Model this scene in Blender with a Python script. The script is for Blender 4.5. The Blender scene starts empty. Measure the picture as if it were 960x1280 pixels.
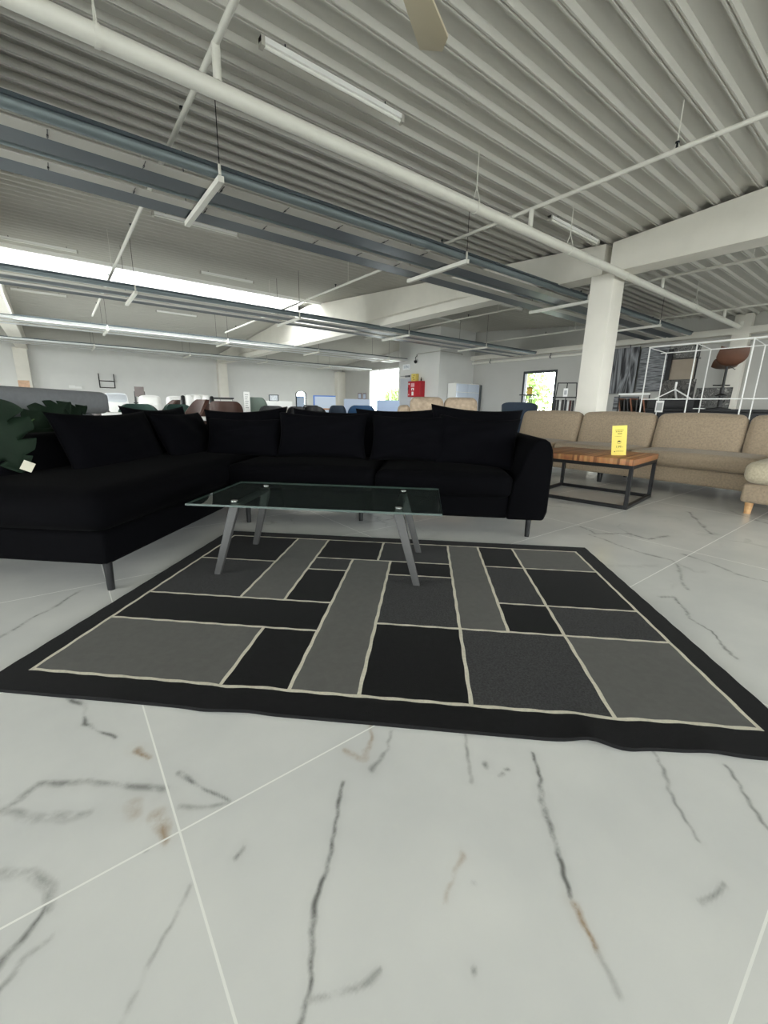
import bpy, bmesh, math, random
from mathutils import Vector, Matrix, Euler
import numpy as np
random.seed(7)
C = bpy.context.scene.collection
R = math.radians
PI = math.pi
# ------------------------------------------------------------------ materials
MATS = {}
def _nt(name):
    m = bpy.data.materials.new(name); m.use_nodes = True
    nt = m.node_tree
    return m, nt, nt.nodes['Principled BSDF'], nt.nodes, nt.links
def lin(h):
    """sRGB 0-255 triple to linear"""
    return tuple(((c/255)/12.92 if c/255 <= .04045 else ((c/255+.055)/1.055)**2.4) for c in h)
def mat(name, rgb, rough=.6, metal=0., var=.0, scale=8., bump=0., bscale=60., sheen=0., spec=None, coat=0., stretch=None):
    if name in MATS: return MATS[name]
    m, nt, b, N, L = _nt(name)
    col = lin(rgb)
    b.inputs['Roughness'].default_value = rough
    b.inputs['Metallic'].default_value = metal
    if spec is not None: b.inputs['Specular IOR Level'].default_value = spec
    if sheen: b.inputs['Sheen Weight'].default_value = sheen; b.inputs['Sheen Roughness'].default_value = .4
    if coat: b.inputs['Coat Weight'].default_value = coat
    tc = N.new('ShaderNodeTexCoord')
    vec = tc.outputs['Object']
    if stretch:
        mp = N.new('ShaderNodeMapping'); mp.inputs['Scale'].default_value = stretch
        L.new(vec, mp.inputs['Vector']); vec = mp.outputs['Vector']
    if var:
        n = N.new('ShaderNodeTexNoise'); n.inputs['Scale'].default_value = scale; n.inputs['Detail'].default_value = 5
        L.new(vec, n.inputs['Vector'])
        r = N.new('ShaderNodeValToRGB')
        r.color_ramp.elements[0].position = .3; r.color_ramp.elements[1].position = .7
        r.color_ramp.elements[0].color = tuple(c*(1-var) for c in col)+(1,)
        r.color_ramp.elements[1].color = tuple(min(1, c*(1+var)) for c in col)+(1,)
        L.new(n.outputs['Fac'], r.inputs['Fac']); L.new(r.outputs['Color'], b.inputs['Base Color'])
    else:
        b.inputs['Base Color'].default_value = col+(1,)
    if bump:
        n2 = N.new('ShaderNodeTexNoise'); n2.inputs['Scale'].default_value = bscale; n2.inputs['Detail'].default_value = 3
        L.new(vec, n2.inputs['Vector'])
        bp = N.new('ShaderNodeBump'); bp.inputs['Strength'].default_value = bump; bp.inputs['Distance'].default_value = .01
        L.new(n2.outputs['Fac'], bp.inputs['Height']); L.new(bp.outputs['Normal'], b.inputs['Normal'])
    MATS[name] = m
    return m
def glass_mat(name, tint, ior=1.5, rough=.0, diff_share=0.):
    m = bpy.data.materials.new(name); m.use_nodes = True
    nt = m.node_tree; N = nt.nodes; L = nt.links; N.clear()
    out = N.new('ShaderNodeOutputMaterial'); mix = N.new('ShaderNodeMixShader')
    tr = N.new('ShaderNodeBsdfTransparent'); gl = N.new('ShaderNodeBsdfGlossy'); fr = N.new('ShaderNodeFresnel')
    tr.inputs['Color'].default_value = tuple(tint)+(1,); gl.inputs['Roughness'].default_value = rough
    fr.inputs['IOR'].default_value = ior
    ge = N.new('ShaderNodeNewGeometry'); mu = N.new('ShaderNodeMath'); mu.operation = 'MULTIPLY'; sb = N.new('ShaderNodeMath'); sb.operation = 'SUBTRACT'; sb.inputs[0].default_value = 1
    L.new(ge.outputs['Backfacing'], sb.inputs[1]); L.new(sb.outputs[0], mu.inputs[0]); L.new(fr.outputs['Fac'], mu.inputs[1])
    L.new(mu.outputs[0], mix.inputs['Fac']); L.new(tr.outputs['BSDF'], mix.inputs[1]); L.new(gl.outputs['BSDF'], mix.inputs[2])
    
    if diff_share:  # even grey-green diffuse share mixed over the whole pane
        df = N.new('ShaderNodeBsdfDiffuse'); df.inputs['Color'].default_value = (.42,.5,.47,1); m2 = N.new('ShaderNodeMixShader'); m2.inputs['Fac'].default_value = diff_share
        L.new(mix.outputs['Shader'], m2.inputs[1]); L.new(df.outputs['BSDF'], m2.inputs[2]); L.new(m2.outputs['Shader'], out.inputs['Surface'])
    else: L.new(mix.outputs['Shader'], out.inputs['Surface'])
    return m
def wood_mat(name, a, b_, axis=(1, 14, 14), rough=.5):
    if name in MATS: return MATS[name]
    m, nt, b, N, L = _nt(name)
    tc = N.new('ShaderNodeTexCoord'); mp = N.new('ShaderNodeMapping'); mp.inputs['Scale'].default_value = axis
    n = N.new('ShaderNodeTexNoise'); n.inputs['Scale'].default_value = 3; n.inputs['Detail'].default_value = 6
    r = N.new('ShaderNodeValToRGB'); r.color_ramp.elements[0].position = .35; r.color_ramp.elements[1].position = .65
    r.color_ramp.elements[0].color = lin(a)+(1,); r.color_ramp.elements[1].color = lin(b_)+(1,)
    L.new(tc.outputs['Object'], mp.inputs['Vector']); L.new(mp.outputs['Vector'], n.inputs['Vector'])
    L.new(n.outputs['Fac'], r.inputs['Fac']); L.new(r.outputs['Color'], b.inputs['Base Color'])
    b.inputs['Roughness'].default_value = rough
    MATS[name] = m
    return m

# ------------------------------------------------------------------ mesh building
class MB:
    def __init__(s): s.v = []; s.f = []; s.mi = []; s.cur = 0
    def add(s, vs, fs):
        b = len(s.v); s.v.extend([tuple(v) for v in vs]); s.f.extend([tuple(b+i for i in f) for f in fs]); s.mi.extend([s.cur]*len(fs))
        return s
    def box(s, x0, x1, y0, y1, z0, z1, M=None):
        vs = [(x, y, z) for z in (z0, z1) for y in (y0, y1) for x in (x0, x1)]
        if M is not None: vs = [tuple(M @ Vector(v)) for v in vs]
        return s.add(vs, [(0,2,3,1),(4,5,7,6),(0,1,5,4),(1,3,7,5),(3,2,6,7),(2,0,4,6)])
    def bar(s, p, q, w, h, up=(0,0,1)):
        p, q = Vector(p), Vector(q); d = (q-p).normalized(); u = Vector(up)
        a = d.cross(u)
        if a.length < 1e-4: a = d.cross(Vector((1,0,0)))
        a.normalize(); c = a.cross(d).normalized()
        vs = [o+a*sx*w/2+c*sy*h/2 for o in (p, q) for sx, sy in ((-1,-1),(1,-1),(1,1),(-1,1))]
        return s.add(vs, [(3,2,1,0),(4,5,6,7),(0,1,5,4),(1,2,6,5),(2,3,7,6),(3,0,4,7)])
    def tube(s, pts, r, n=12, r1=None, cap=True):
        pts = [Vector(p) for p in pts]; k = len(pts)
        rs = [r + ((r1 if r1 is not None else r)-r)*i/(k-1) for i in range(k)]
        t0 = (pts[1]-pts[0]).normalized(); a = t0.cross(Vector((0,0,1)))
        if a.length < 1e-3: a = t0.cross(Vector((1,0,0)))
        a.normalize(); vs = []
        for i, p in enumerate(pts):
            t = (pts[min(i+1,k-1)]-pts[max(i-1,0)]).normalized()
            a = (a - t*a.dot(t)).normalized(); c = t.cross(a)
            vs += [p+(a*math.cos(2*PI*j/n)+c*math.sin(2*PI*j/n))*rs[i] for j in range(n)]
        fs = [(i*n+j, i*n+(j+1)%n, (i+1)*n+(j+1)%n, (i+1)*n+j) for i in range(k-1) for j in range(n)]
        if cap: fs += [tuple(range(n-1,-1,-1)), tuple((k-1)*n+j for j in range(n))]
        return s.add(vs, fs)
    def lathe(s, prof, n=20, o=(0,0,0)):
        vs = [(o[0]+r*math.cos(2*PI*j/n), o[1]+r*math.sin(2*PI*j/n), o[2]+z) for r, z in prof for j in range(n)]
        k = len(prof)
        fs = [(i*n+j, i*n+(j+1)%n, (i+1)*n+(j+1)%n, (i+1)*n+j) for i in range(k-1) for j in range(n)]
        fs += [tuple(range(n-1,-1,-1)), tuple((k-1)*n+j for j in range(n))]
        return s.add(vs, fs)
    def prism(s, poly, a, b, ax='z'):
        """closed polygon poly extruded between a and b along ax (poly lists the other two coords in xyz order)"""
        def P(p, t):
            return {'z': (p[0], p[1], t), 'y': (p[0], t, p[1]), 'x': (t, p[0], p[1])}[ax]
        n = len(poly); vs = [P(p, a) for p in poly]+[P(p, b) for p in poly]
        fs = [tuple(range(n-1,-1,-1)), tuple(range(n, 2*n))]+[(i, (i+1)%n, n+(i+1)%n, n+i) for i in range(n)]
        return s.add(vs, fs)
    def grid(s, fn, nu, nv, closed=False):
        vs = [fn(i/nu, j/nv) for j in range(nv+1) for i in range(nu+1)]
        w = nu+1
        return s.add(vs, [(j*w+i, j*w+i+1, (j+1)*w+i+1, (j+1)*w+i) for j in range(nv) for i in range(nu)])
    def build(s, name, m, parent=None, bevel=0., seg=3, smooth=True, subd=0, loc=None, rotz=None, fix=True, ang=40, solid=0., rot=None):
        me = bpy.data.meshes.new(name)
        me.from_pydata(s.v, [], s.f)
        for mm in (m if isinstance(m, (list, tuple)) else [m]): me.materials.append(mm)
        if any(s.mi): me.polygons.foreach_set('material_index', s.mi)
        bm = bmesh.new(); bm.from_mesh(me)
        if fix: bmesh.ops.recalc_face_normals(bm, faces=bm.faces)
        if solid:
            bm.normal_update(); old = list(bm.verts); of = list(bm.faces); oe = [e for e in bm.edges if e.is_boundary]
            tw = {v: bm.verts.new(v.co - v.normal*solid) for v in old}
            for f in of: bm.faces.new([tw[v] for v in reversed(f.verts)])
            for e in oe:
                a_, b_ = e.verts
                bm.faces.new([a_, b_, tw[b_], tw[a_]])
            bmesh.ops.recalc_face_normals(bm, faces=bm.faces)
        if bevel:
            es = [e for e in bm.edges if len(e.link_faces) == 2 and e.calc_face_angle(0) > R(35)]
            bmesh.ops.bevel(bm, geom=es, offset=bevel, segments=seg, profile=.5, affect='EDGES', clamp_overlap=True)
        if subd:
            bmesh.ops.subdivide_edges(bm, edges=bm.edges, cuts=subd, use_grid_fill=True)
        bm.to_mesh(me); bm.free()
        if smooth:
            me.polygons.foreach_set('use_smooth', [True]*len(me.polygons))
            me.set_sharp_from_angle(angle=R(ang))
        o = bpy.data.objects.new(name, me); C.objects.link(o)
        if parent is not None: o.parent = parent
        if loc is not None: o.location = loc
        if rotz is not None: o.rotation_euler = (0,0,rotz)
        if rot is not None: o.rotation_euler = rot
        return o
def tag(o, label=None, cat=None, group=None, kind=None):
    if label: o['label'] = label
    if cat: o['category'] = cat
    if group: o['group'] = group
    if kind: o['kind'] = kind
    return o
def thing(name, label, cat, loc=(0,0,0), rotz=0., group=None):
    o = bpy.data.objects.new(name, None); C.objects.link(o)
    o.empty_display_size = .1
    o.location = loc; o.rotation_euler = (0,0,rotz)
    return tag(o, label, cat, group)
def struct(o, label, cat): return tag(o, label, cat, kind='structure')
def dup(root, loc, rotz=0., label=None):
    r = root.copy(); C.objects.link(r); r.location = loc; r.rotation_euler = (0,0,rotz)
    if label: r['label'] = label
    for ch in [o for o in C.objects if o.parent == root]:
        c = ch.copy(); C.objects.link(c); c.parent = r
        for g in [o for o in C.objects if o.parent == ch]:
            d = g.copy(); C.objects.link(d); d.parent = c
    return r
def rbox(x0, x1, y0, y1, z0, z1): return MB().box(x0, x1, y0, y1, z0, z1)
def soft(name, m, parent, x0, x1, y0, y1, z0, z1, r=.05, puff=.02, n=14, tilt=None, loc=None, rot=None):
    """upholstered block: rounded box whose faces bulge a little"""
    cx, cy, cz = (x0+x1)/2, (y0+y1)/2, (z0+z1)/2; hx, hy, hz = (x1-x0)/2, (y1-y0)/2, (z1-z0)/2
    bm = bmesh.new(); bmesh.ops.create_cube(bm, size=2)
    bmesh.ops.subdivide_edges(bm, edges=bm.edges, cuts=n, use_grid_fill=True)
    for v in bm.verts:
        a = v.co.copy()
        # uneven spacing towards the edges so the rounding is smooth
        q = [math.copysign(1-(1-abs(c))**1.6, c) for c in a]
        p = Vector((q[0]*hx, q[1]*hy, q[2]*hz))
        rr = min(r, hx, hy, hz)
        inn = Vector((max(-hx+rr, min(hx-rr, p.x)), max(-hy+rr, min(hy-rr, p.y)), max(-hz+rr, min(hz-rr, p.z))))
        d = p-inn
        if d.length > 1e-6: p = inn + d.normalized()*rr
        b = [(1-c*c) for c in q]
        bx, by, bz = b
        p.z += puff*math.copysign(1, q[2])*bx*by*(abs(q[2]) > .2) if hz <= max(hx, hy) else 0
        p.y += .6*puff*q[1]*bx*bz; p.x += .6*puff*q[0]*by*bz
        v.co = p + Vector((cx, cy, cz))
    me = bpy.data.meshes.new(name); bm.to_mesh(me); bm.free()
    me.materials.append(m); me.polygons.foreach_set('use_smooth', [True]*len(me.polygons))
    o = bpy.data.objects.new(name, me); C.objects.link(o)
    if parent is not None: o.parent = parent
    if loc is not None: o.location = loc
    if rot is not None: o.rotation_euler = rot
    return o
def pillow_mesh(name, w, h, t, m, seed=0, n=26):
    rnd = random.Random(seed); ph = [rnd.uniform(0, 6.28) for _ in range(8)]
    mb = MB()
    for sgn in (1, -1):
        def fn(a, b):
            u, v = 2*a-1, 2*b-1
            x = w/2*u*(1-.075*(1-v*v)); z = h/2*v*(1-.085*(1-u*u))
            e = max(0, (1-u**2)*(1-v**2))
            y = sgn*t/2*e**.42
            wr = .006*math.sin(7*u+ph[0]+3*v)*e + .007*math.sin(9*v-4*u+ph[1])*e + .005*math.sin(14*u*v+ph[2])*e
            z += -.02*(1-u*u)*(v > 0)*v*math.sin(ph[3])**2
            return (x, y+wr*sgn, z)
        mb.grid(fn, n, n)
    me = bpy.data.meshes.new(name); me.from_pydata(mb.v, [], mb.f)
    bm = bmesh.new(); bm.from_mesh(me); bmesh.ops.remove_doubles(bm, verts=bm.verts, dist=.0005)
    bmesh.ops.recalc_face_normals(bm, faces=bm.faces); bm.to_mesh(me); bm.free()
    me.materials.append(m); me.polygons.foreach_set('use_smooth', [True]*len(me.polygons))
    return me
# ------------------------------------------------------------------ palette
M_WALL = mat('wall_paint', (220,220,218), .75, var=.02, scale=2, bump=.03, bscale=90)
M_BEAM = mat('beam_paint', (230,226,217), .7, var=.03, scale=3, bump=.04, bscale=40)
M_DECK = mat('deck_paint', (193,191,184), .42)
M_PIPE = mat('pipe_paint', (222,220,212), .4, var=.03, scale=6)
M_BLACK = mat('black_steel', (22,22,24), .45, .3)
M_DARK = mat('dark_steel', (52,58,62), .35, .6)
M_STEEL = mat('panel_steel', (118,128,132), .42, .3, var=.08, scale=12, stretch=(.2,4,4))
M_PLATE = mat('panel_plate', (52,62,70), .38, .55, var=.05, scale=9)
M_STRIP = mat('panel_strip', (176,173,165), .5)
M_WHITE = mat('white_lacquer', (238,238,236), .35)
M_WHITEL = mat('white_leather', (250,249,247), .42, bump=.05, bscale=120)
M_VELVET = mat('black_velvet', (3,3,5), .9, var=.12, scale=6, bump=.12, bscale=240, sheen=.003, spec=.06)
M_PILLOW = mat('black_velvet_cushion', (4,4,7), .9, var=.12, scale=9, bump=.12, bscale=240, sheen=.005, spec=.06)
M_BEIGE = mat('beige_chenille', (148,132,112), .9, var=.16, scale=55, bump=.35, bscale=170, sheen=.12)
M_BEIGE2 = mat('light_beige_chenille', (176,166,144), .9, var=.16, scale=60, bump=.35, bscale=170, sheen=.12)
M_BEIGE3 = mat('mottled_beige_fabric', (168,150,130), .9, var=.2, scale=18, bump=.2, bscale=120)
M_GREYF = mat('grey_upholstery', (118,120,124), .85, var=.06, scale=30, bump=.15, bscale=200)
M_OAK = wood_mat('oak', (206,166,118), (186,140,92))
M_STOOL = mat('cognac_leather', (90,57,40), .5, var=.12, scale=9, bump=.08, bscale=90)
M_BROWNL = mat('brown_leather', (64,38,28), .5, var=.12, scale=9, bump=.08, bscale=90)
M_DBROWN = mat('dark_brown_leather', (46,32,27), .5, var=.12, scale=9)
M_GREENV = mat('green_velvet', (24,58,50), .7, var=.1, scale=12, sheen=.2)
M_NAVY = mat('navy_fabric', (34,48,64), .8, var=.08, scale=20, bump=.1, bscale=120)
M_GLASS = glass_mat('window_glass', (.96,.98,.97), 1.3)
M_TABLEG = glass_mat('smoked_glass', (.62,.70,.67), 1.52, 0., .03); M_GEDGE = mat('glass_edge', (62,76,72), .3)

# ------------------------------------------------------------------ hall dimensions
XL, XR, YN, YF = -9.0, 16.2, -7.1, 26.0          # left / right / near / far walls
YV, YS0, YS1 = 3.97, 14.0, 15.96                  # valley line, skylight edges
SL = .075; ZV = 3.66
def zroof(y):
    if y <= 14.98: return ZV + SL*abs(y-YV)
    return ZV + SL*(14.98-YV) - SL*(y-14.98)

# ------------------------------------------------------------------ floor: polished marble tiles
VEINS=[
(1, 0.006, 0, [(0.441, 0.718), (0.391, 0.646), (0.33, 0.593), (0.271, 0.536), (0.234, 0.48), (0.193, 0.427), (0.162, 0.405)]),
(0.6, 0.006, 0, [(0.173, 0.417), (0.191, 0.417), (0.218, 0.403), (0.255, 0.39), (0.283, 0.381), (0.306, 0.376)]),
(1, 0.007, 0, [(0.898, 0.487), (0.854, 0.435), (0.783, 0.379), (0.721, 0.312), (0.679, 0.265), (0.663, 0.246)]),
(0.9, 0.009, 1, [(0.655, 0.232), (0.64, 0.212), (0.625, 0.187), (0.615, 0.173)]),
(0.35, 0.005, 0, [(0.615, 0.173), (0.59, 0.128)]),
(0.6, 0.006, 0, [(1.187, 0.301), (1.08, 0.225), (1.022, 0.165), (0.985, 0.136)]),
(0.7, 0.006, 0, [(1.284, 0.164), (1.199, 0.096), (1.144, 0.046)]),
(0.6, 0.016, 1, [(0.606, 0.828), (0.585, 0.78), (0.521, 0.749), (0.501, 0.797)]),
(0.6, 0.008, 0, [(0.643, 0.774), (0.602, 0.733), (0.514, 0.711)]),
(0.6, 0.005, 0, [(0.804, 0.637), (0.746, 0.577), (0.697, 0.528)]),
(0.9, 0.01, 0, [(-0.107, 1.523), (-0.05, 1.409), (-0.049, 1.321), (0.013, 1.212)]),
(0.8, 0.012, 1, [(0.054, 1.127), (0.081, 1.081)]),
(0.9, 0.007, 0, [(0.129, 0.987), (0.164, 0.903), (0.203, 0.827)]),
(0.5, 0.01, 0, [(0.098, 0.883), (0.165, 0.838), (0.201, 0.821)]),
(0.7, 0.012, 0, [(-0.219, 1.112), (-0.185, 1.123), (-0.157, 1.155), (-0.057, 1.09), (0.019, 1.017), (0.087, 0.958)]),
(0.5, 0.016, 0, [(-0.22, 1.119), (-0.148, 1.042), (-0.062, 0.988)]),
(0.7, 0.025, 1, [(0.058, 0.889), (0.065, 0.822)]),
(0.4, 0.02, 1, [(0.016, 0.954), (0.017, 0.92)]),
(0.6, 0.014, 0, [(-0.207, 0.942), (-0.163, 0.913), (-0.132, 0.855), (-0.134, 0.807)]),
(0.8, 0.012, 0, [(-0.134, 0.823), (-0.153, 0.785), (-0.193, 0.758)]),
(0.6, 0.007, 0, [(-0.19, 0.718), (-0.157, 0.747), (-0.131, 0.754)]),
(0.5, 0.005, 0, [(0.088, 0.699), (0.044, 0.652), (0.001, 0.621), (-0.045, 0.563)]),
(0.5, 0.006, 1, [(0.557, 0.424), (0.503, 0.407), (0.455, 0.382)]),
(0.8, 0.016, 0, [(3.251, 1.594), (3.146, 1.425), (3.367, 1.276), (3.338, 1.125), (3.559, 1.071)]),
(0.7, 0.012, 0, [(3.088, 1.439), (2.956, 1.048), (2.973, 0.853), (2.838, 0.765), (2.693, 0.719), (2.52, 0.63)]),
(0.8, 0.009, 0, [(2.301, 0.68), (2.362, 0.636), (2.172, 0.516), (2.1, 0.412), (2.006, 0.35), (1.927, 0.285)]),
(0.7, 0.02, 0, [(4.622, 1.267), (4.22, 1.063), (3.891, 0.895)]),
(0.7, 0.014, 0, [(3.159, 0.85), (3.115, 0.686), (3.015, 0.536), (3.028, 0.401)]),
(0.9, 0.005, 0, [(0.169, 0.697), (0.186, 0.707)]),
(0.9, 0.008, 0, [(0.778, 0.55), (0.771, 0.539)]),
(0.7, 0.007, 0, [(0.802, 0.501), (0.81, 0.498)]),
(0.7, 0.006, 0, [(0.774, 0.5), (0.785, 0.498)]),
(0.8, 0.004, 0, [(0.029, 0.825), (0.031, 0.824)]),
(0.7, 0.004, 0, [(0.528, 0.377), (0.529, 0.376)]),
(0.8, 0.004, 0, [(0.427, 0.286), (0.429, 0.286)]),
(0.6, 0.005, 0, [(0.852, 0.087), (0.92, 0.073)]),
(0.8, 0.006, 0, [(-0.29, 2.077), (-0.143, 2.243), (-0.014, 2.408)]),
]

def floor_material():
    m, nt, b, N, L = _nt('marble_tile')
    def math_(op, a, b_=None, c=None, clamp=False):
        n = N.new('ShaderNodeMath'); n.operation = op; n.use_clamp = clamp
        for i, x in enumerate((a, b_, c)):
            if x is None: continue
            if isinstance(x, (int, float)): n.inputs[i].default_value = x
            else: L.new(x, n.inputs[i])
        return n.outputs[0]
    def vm(op, a, b_=None, scale=None):
        n = N.new('ShaderNodeVectorMath'); n.operation = op
        for i, x in enumerate((a, b_)):
            if x is None: continue
            if isinstance(x, (tuple, list)): n.inputs[i].default_value = x
            else: L.new(x, n.inputs[i])
        if scale is not None:
            if isinstance(scale, (int, float)): n.inputs['Scale'].default_value = scale
            else: L.new(scale, n.inputs['Scale'])
        return n.outputs['Value'] if op in ('DOT_PRODUCT', 'LENGTH') else n.outputs['Vector']
    def mixc(f, a, b_):
        n = N.new('ShaderNodeMix'); n.data_type = 'RGBA'
        if isinstance(f, (int, float)): n.inputs['Factor'].default_value = f
        else: L.new(f, n.inputs['Factor'])
        for i, x in ((6, a), (7, b_)):
            if isinstance(x, tuple): n.inputs[i].default_value = x
            else: L.new(x, n.inputs[i])
        return n.outputs[2]
    tc = N.new('ShaderNodeTexCoord'); P = tc.outputs['Object']
    n1 = N.new('ShaderNodeTexNoise'); n1.inputs['Scale'].default_value = 14; n1.inputs['Detail'].default_value = 6; n1.inputs['Roughness'].default_value = .65
    L.new(P, n1.inputs['Vector'])
    n2 = N.new('ShaderNodeTexNoise'); n2.inputs['Scale'].default_value = 2.2; n2.inputs['Detail'].default_value = 5
    L.new(P, n2.inputs['Vector'])
    off = vm('SCALE', vm('SUBTRACT', n1.outputs['Color'], (.5,.5,.5)), scale=.045)
    Q = vm('MULTIPLY', vm('ADD', P, off), (1,1,0))
    sp = N.new('ShaderNodeSeparateXYZ'); L.new(P, sp.inputs[0])
    # --- wandering hairline veins everywhere: thin level lines of warped noise, masked by a coarser noise
    def lines(scale, warp, width, lo, hi, seedv):
        w = N.new('ShaderNodeTexNoise'); w.inputs['Scale'].default_value = scale*2.3; w.inputs['Detail'].default_value = 5
        L.new(vm('ADD', P, seedv), w.inputs['Vector'])
        q = vm('ADD', vm('ADD', P, seedv), vm('SCALE', vm('SUBTRACT', w.outputs['Color'], (.5,.5,.5)), scale=warp))
        t = N.new('ShaderNodeTexNoise'); t.inputs['Scale'].default_value = scale; t.inputs['Detail'].default_value = 1.5
        L.new(q, t.inputs['Vector'])
        d = math_('ABSOLUTE', math_('SUBTRACT', t.outputs['Fac'], .5))
        v = math_('SUBTRACT', 1, math_('DIVIDE', d, width), clamp=True)
        k = N.new('ShaderNodeTexNoise'); k.inputs['Scale'].default_value = scale*1.4; k.inputs['Detail'].default_value = 2
        L.new(vm('ADD', P, tuple(2*x+3 for x in seedv)), k.inputs['Vector'])
        mr = N.new('ShaderNodeMapRange'); mr.inputs['From Min'].default_value = lo; mr.inputs['From Max'].default_value = hi
        L.new(k.outputs['Fac'], mr.inputs['Value'])
        return math_('MULTIPLY', v, mr.outputs['Result'])
    far = math_('MULTIPLY', lines(.75, .35, .012, .5, .68, (3.1,1.7,0)), .75)
    far2 = math_('MULTIPLY', lines(1.5, .25, .010, .56, .72, (9.4,4.2,0)), .5)
    gen = math_('MAXIMUM', far, far2)
    # the near tiles carry the veins listed above instead of the general ones
    near = N.new('ShaderNodeMapRange'); near.inputs['From Min'].default_value = 2.2; near.inputs['From Max'].default_value = 3.4
    L.new(vm('LENGTH', vm('MULTIPLY', P, (1,1,0))), near.inputs['Value'])
    gen = math_('MULTIPLY', gen, near.outputs['Result'])
    va = N.new('ShaderNodeAttribute'); va.attribute_name = 'vein'
    vs_ = N.new('ShaderNodeSeparateColor'); L.new(va.outputs['Color'], vs_.inputs[0])
    grey = math_('MAXIMUM', gen, vs_.outputs[0]); brown = vs_.outputs[1]
    brk = N.new('ShaderNodeMapRange'); brk.inputs['From Min'].default_value = .36; brk.inputs['From Max'].default_value = .58
    brk.inputs['To Min'].default_value = .15
    L.new(n1.outputs['Fac'], brk.inputs['Value'])
    grey = math_('MULTIPLY', grey, brk.outputs['Result']); brown = math_('MULTIPLY', brown, brk.outputs['Result'])
    base = N.new('ShaderNodeValToRGB'); base.color_ramp.elements[0].position = .3; base.color_ramp.elements[1].position = .7
    base.color_ramp.elements[0].color = lin((205,206,205))+(1,); base.color_ramp.elements[1].color = lin((222,222,219))+(1,)
    L.new(n2.outputs['Fac'], base.inputs['Fac'])
    col = mixc(grey, base.outputs['Color'], lin((112,112,110))+(1,))
    col = mixc(brown, col, lin((150,122,88))+(1,))
    # --- grout
    def grout(c, o, per):
        t = math_('DIVIDE', math_('SUBTRACT', c, o), per)
        return math_('MULTIPLY', math_('ABSOLUTE', math_('SUBTRACT', t, math_('ROUND', t))), per)
    gx = grout(sp.outputs['X'], .093, 1.59); gy = grout(sp.outputs['Y'], .008, .8155)
    g = math_('LESS_THAN', math_('MINIMUM', gx, gy), .0022)
    col = mixc(g, col, lin((236,236,232))+(1,))
    L.new(col, b.inputs['Base Color'])
    rg = math_('ADD', math_('MULTIPLY', n2.outputs['Fac'], .10), .17); rg = math_('MAXIMUM', rg, math_('MULTIPLY', g, .6))
    L.new(rg, b.inputs['Roughness'])
    bp = N.new('ShaderNodeBump'); bp.inputs['Strength'].default_value = .06; bp.inputs['Distance'].default_value = .004
    L.new(math_('SUBTRACT', n2.outputs['Fac'], math_('MULTIPLY', g, .6)), bp.inputs['Height']); L.new(bp.outputs['Normal'], b.inputs['Normal'])
    return m
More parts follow.
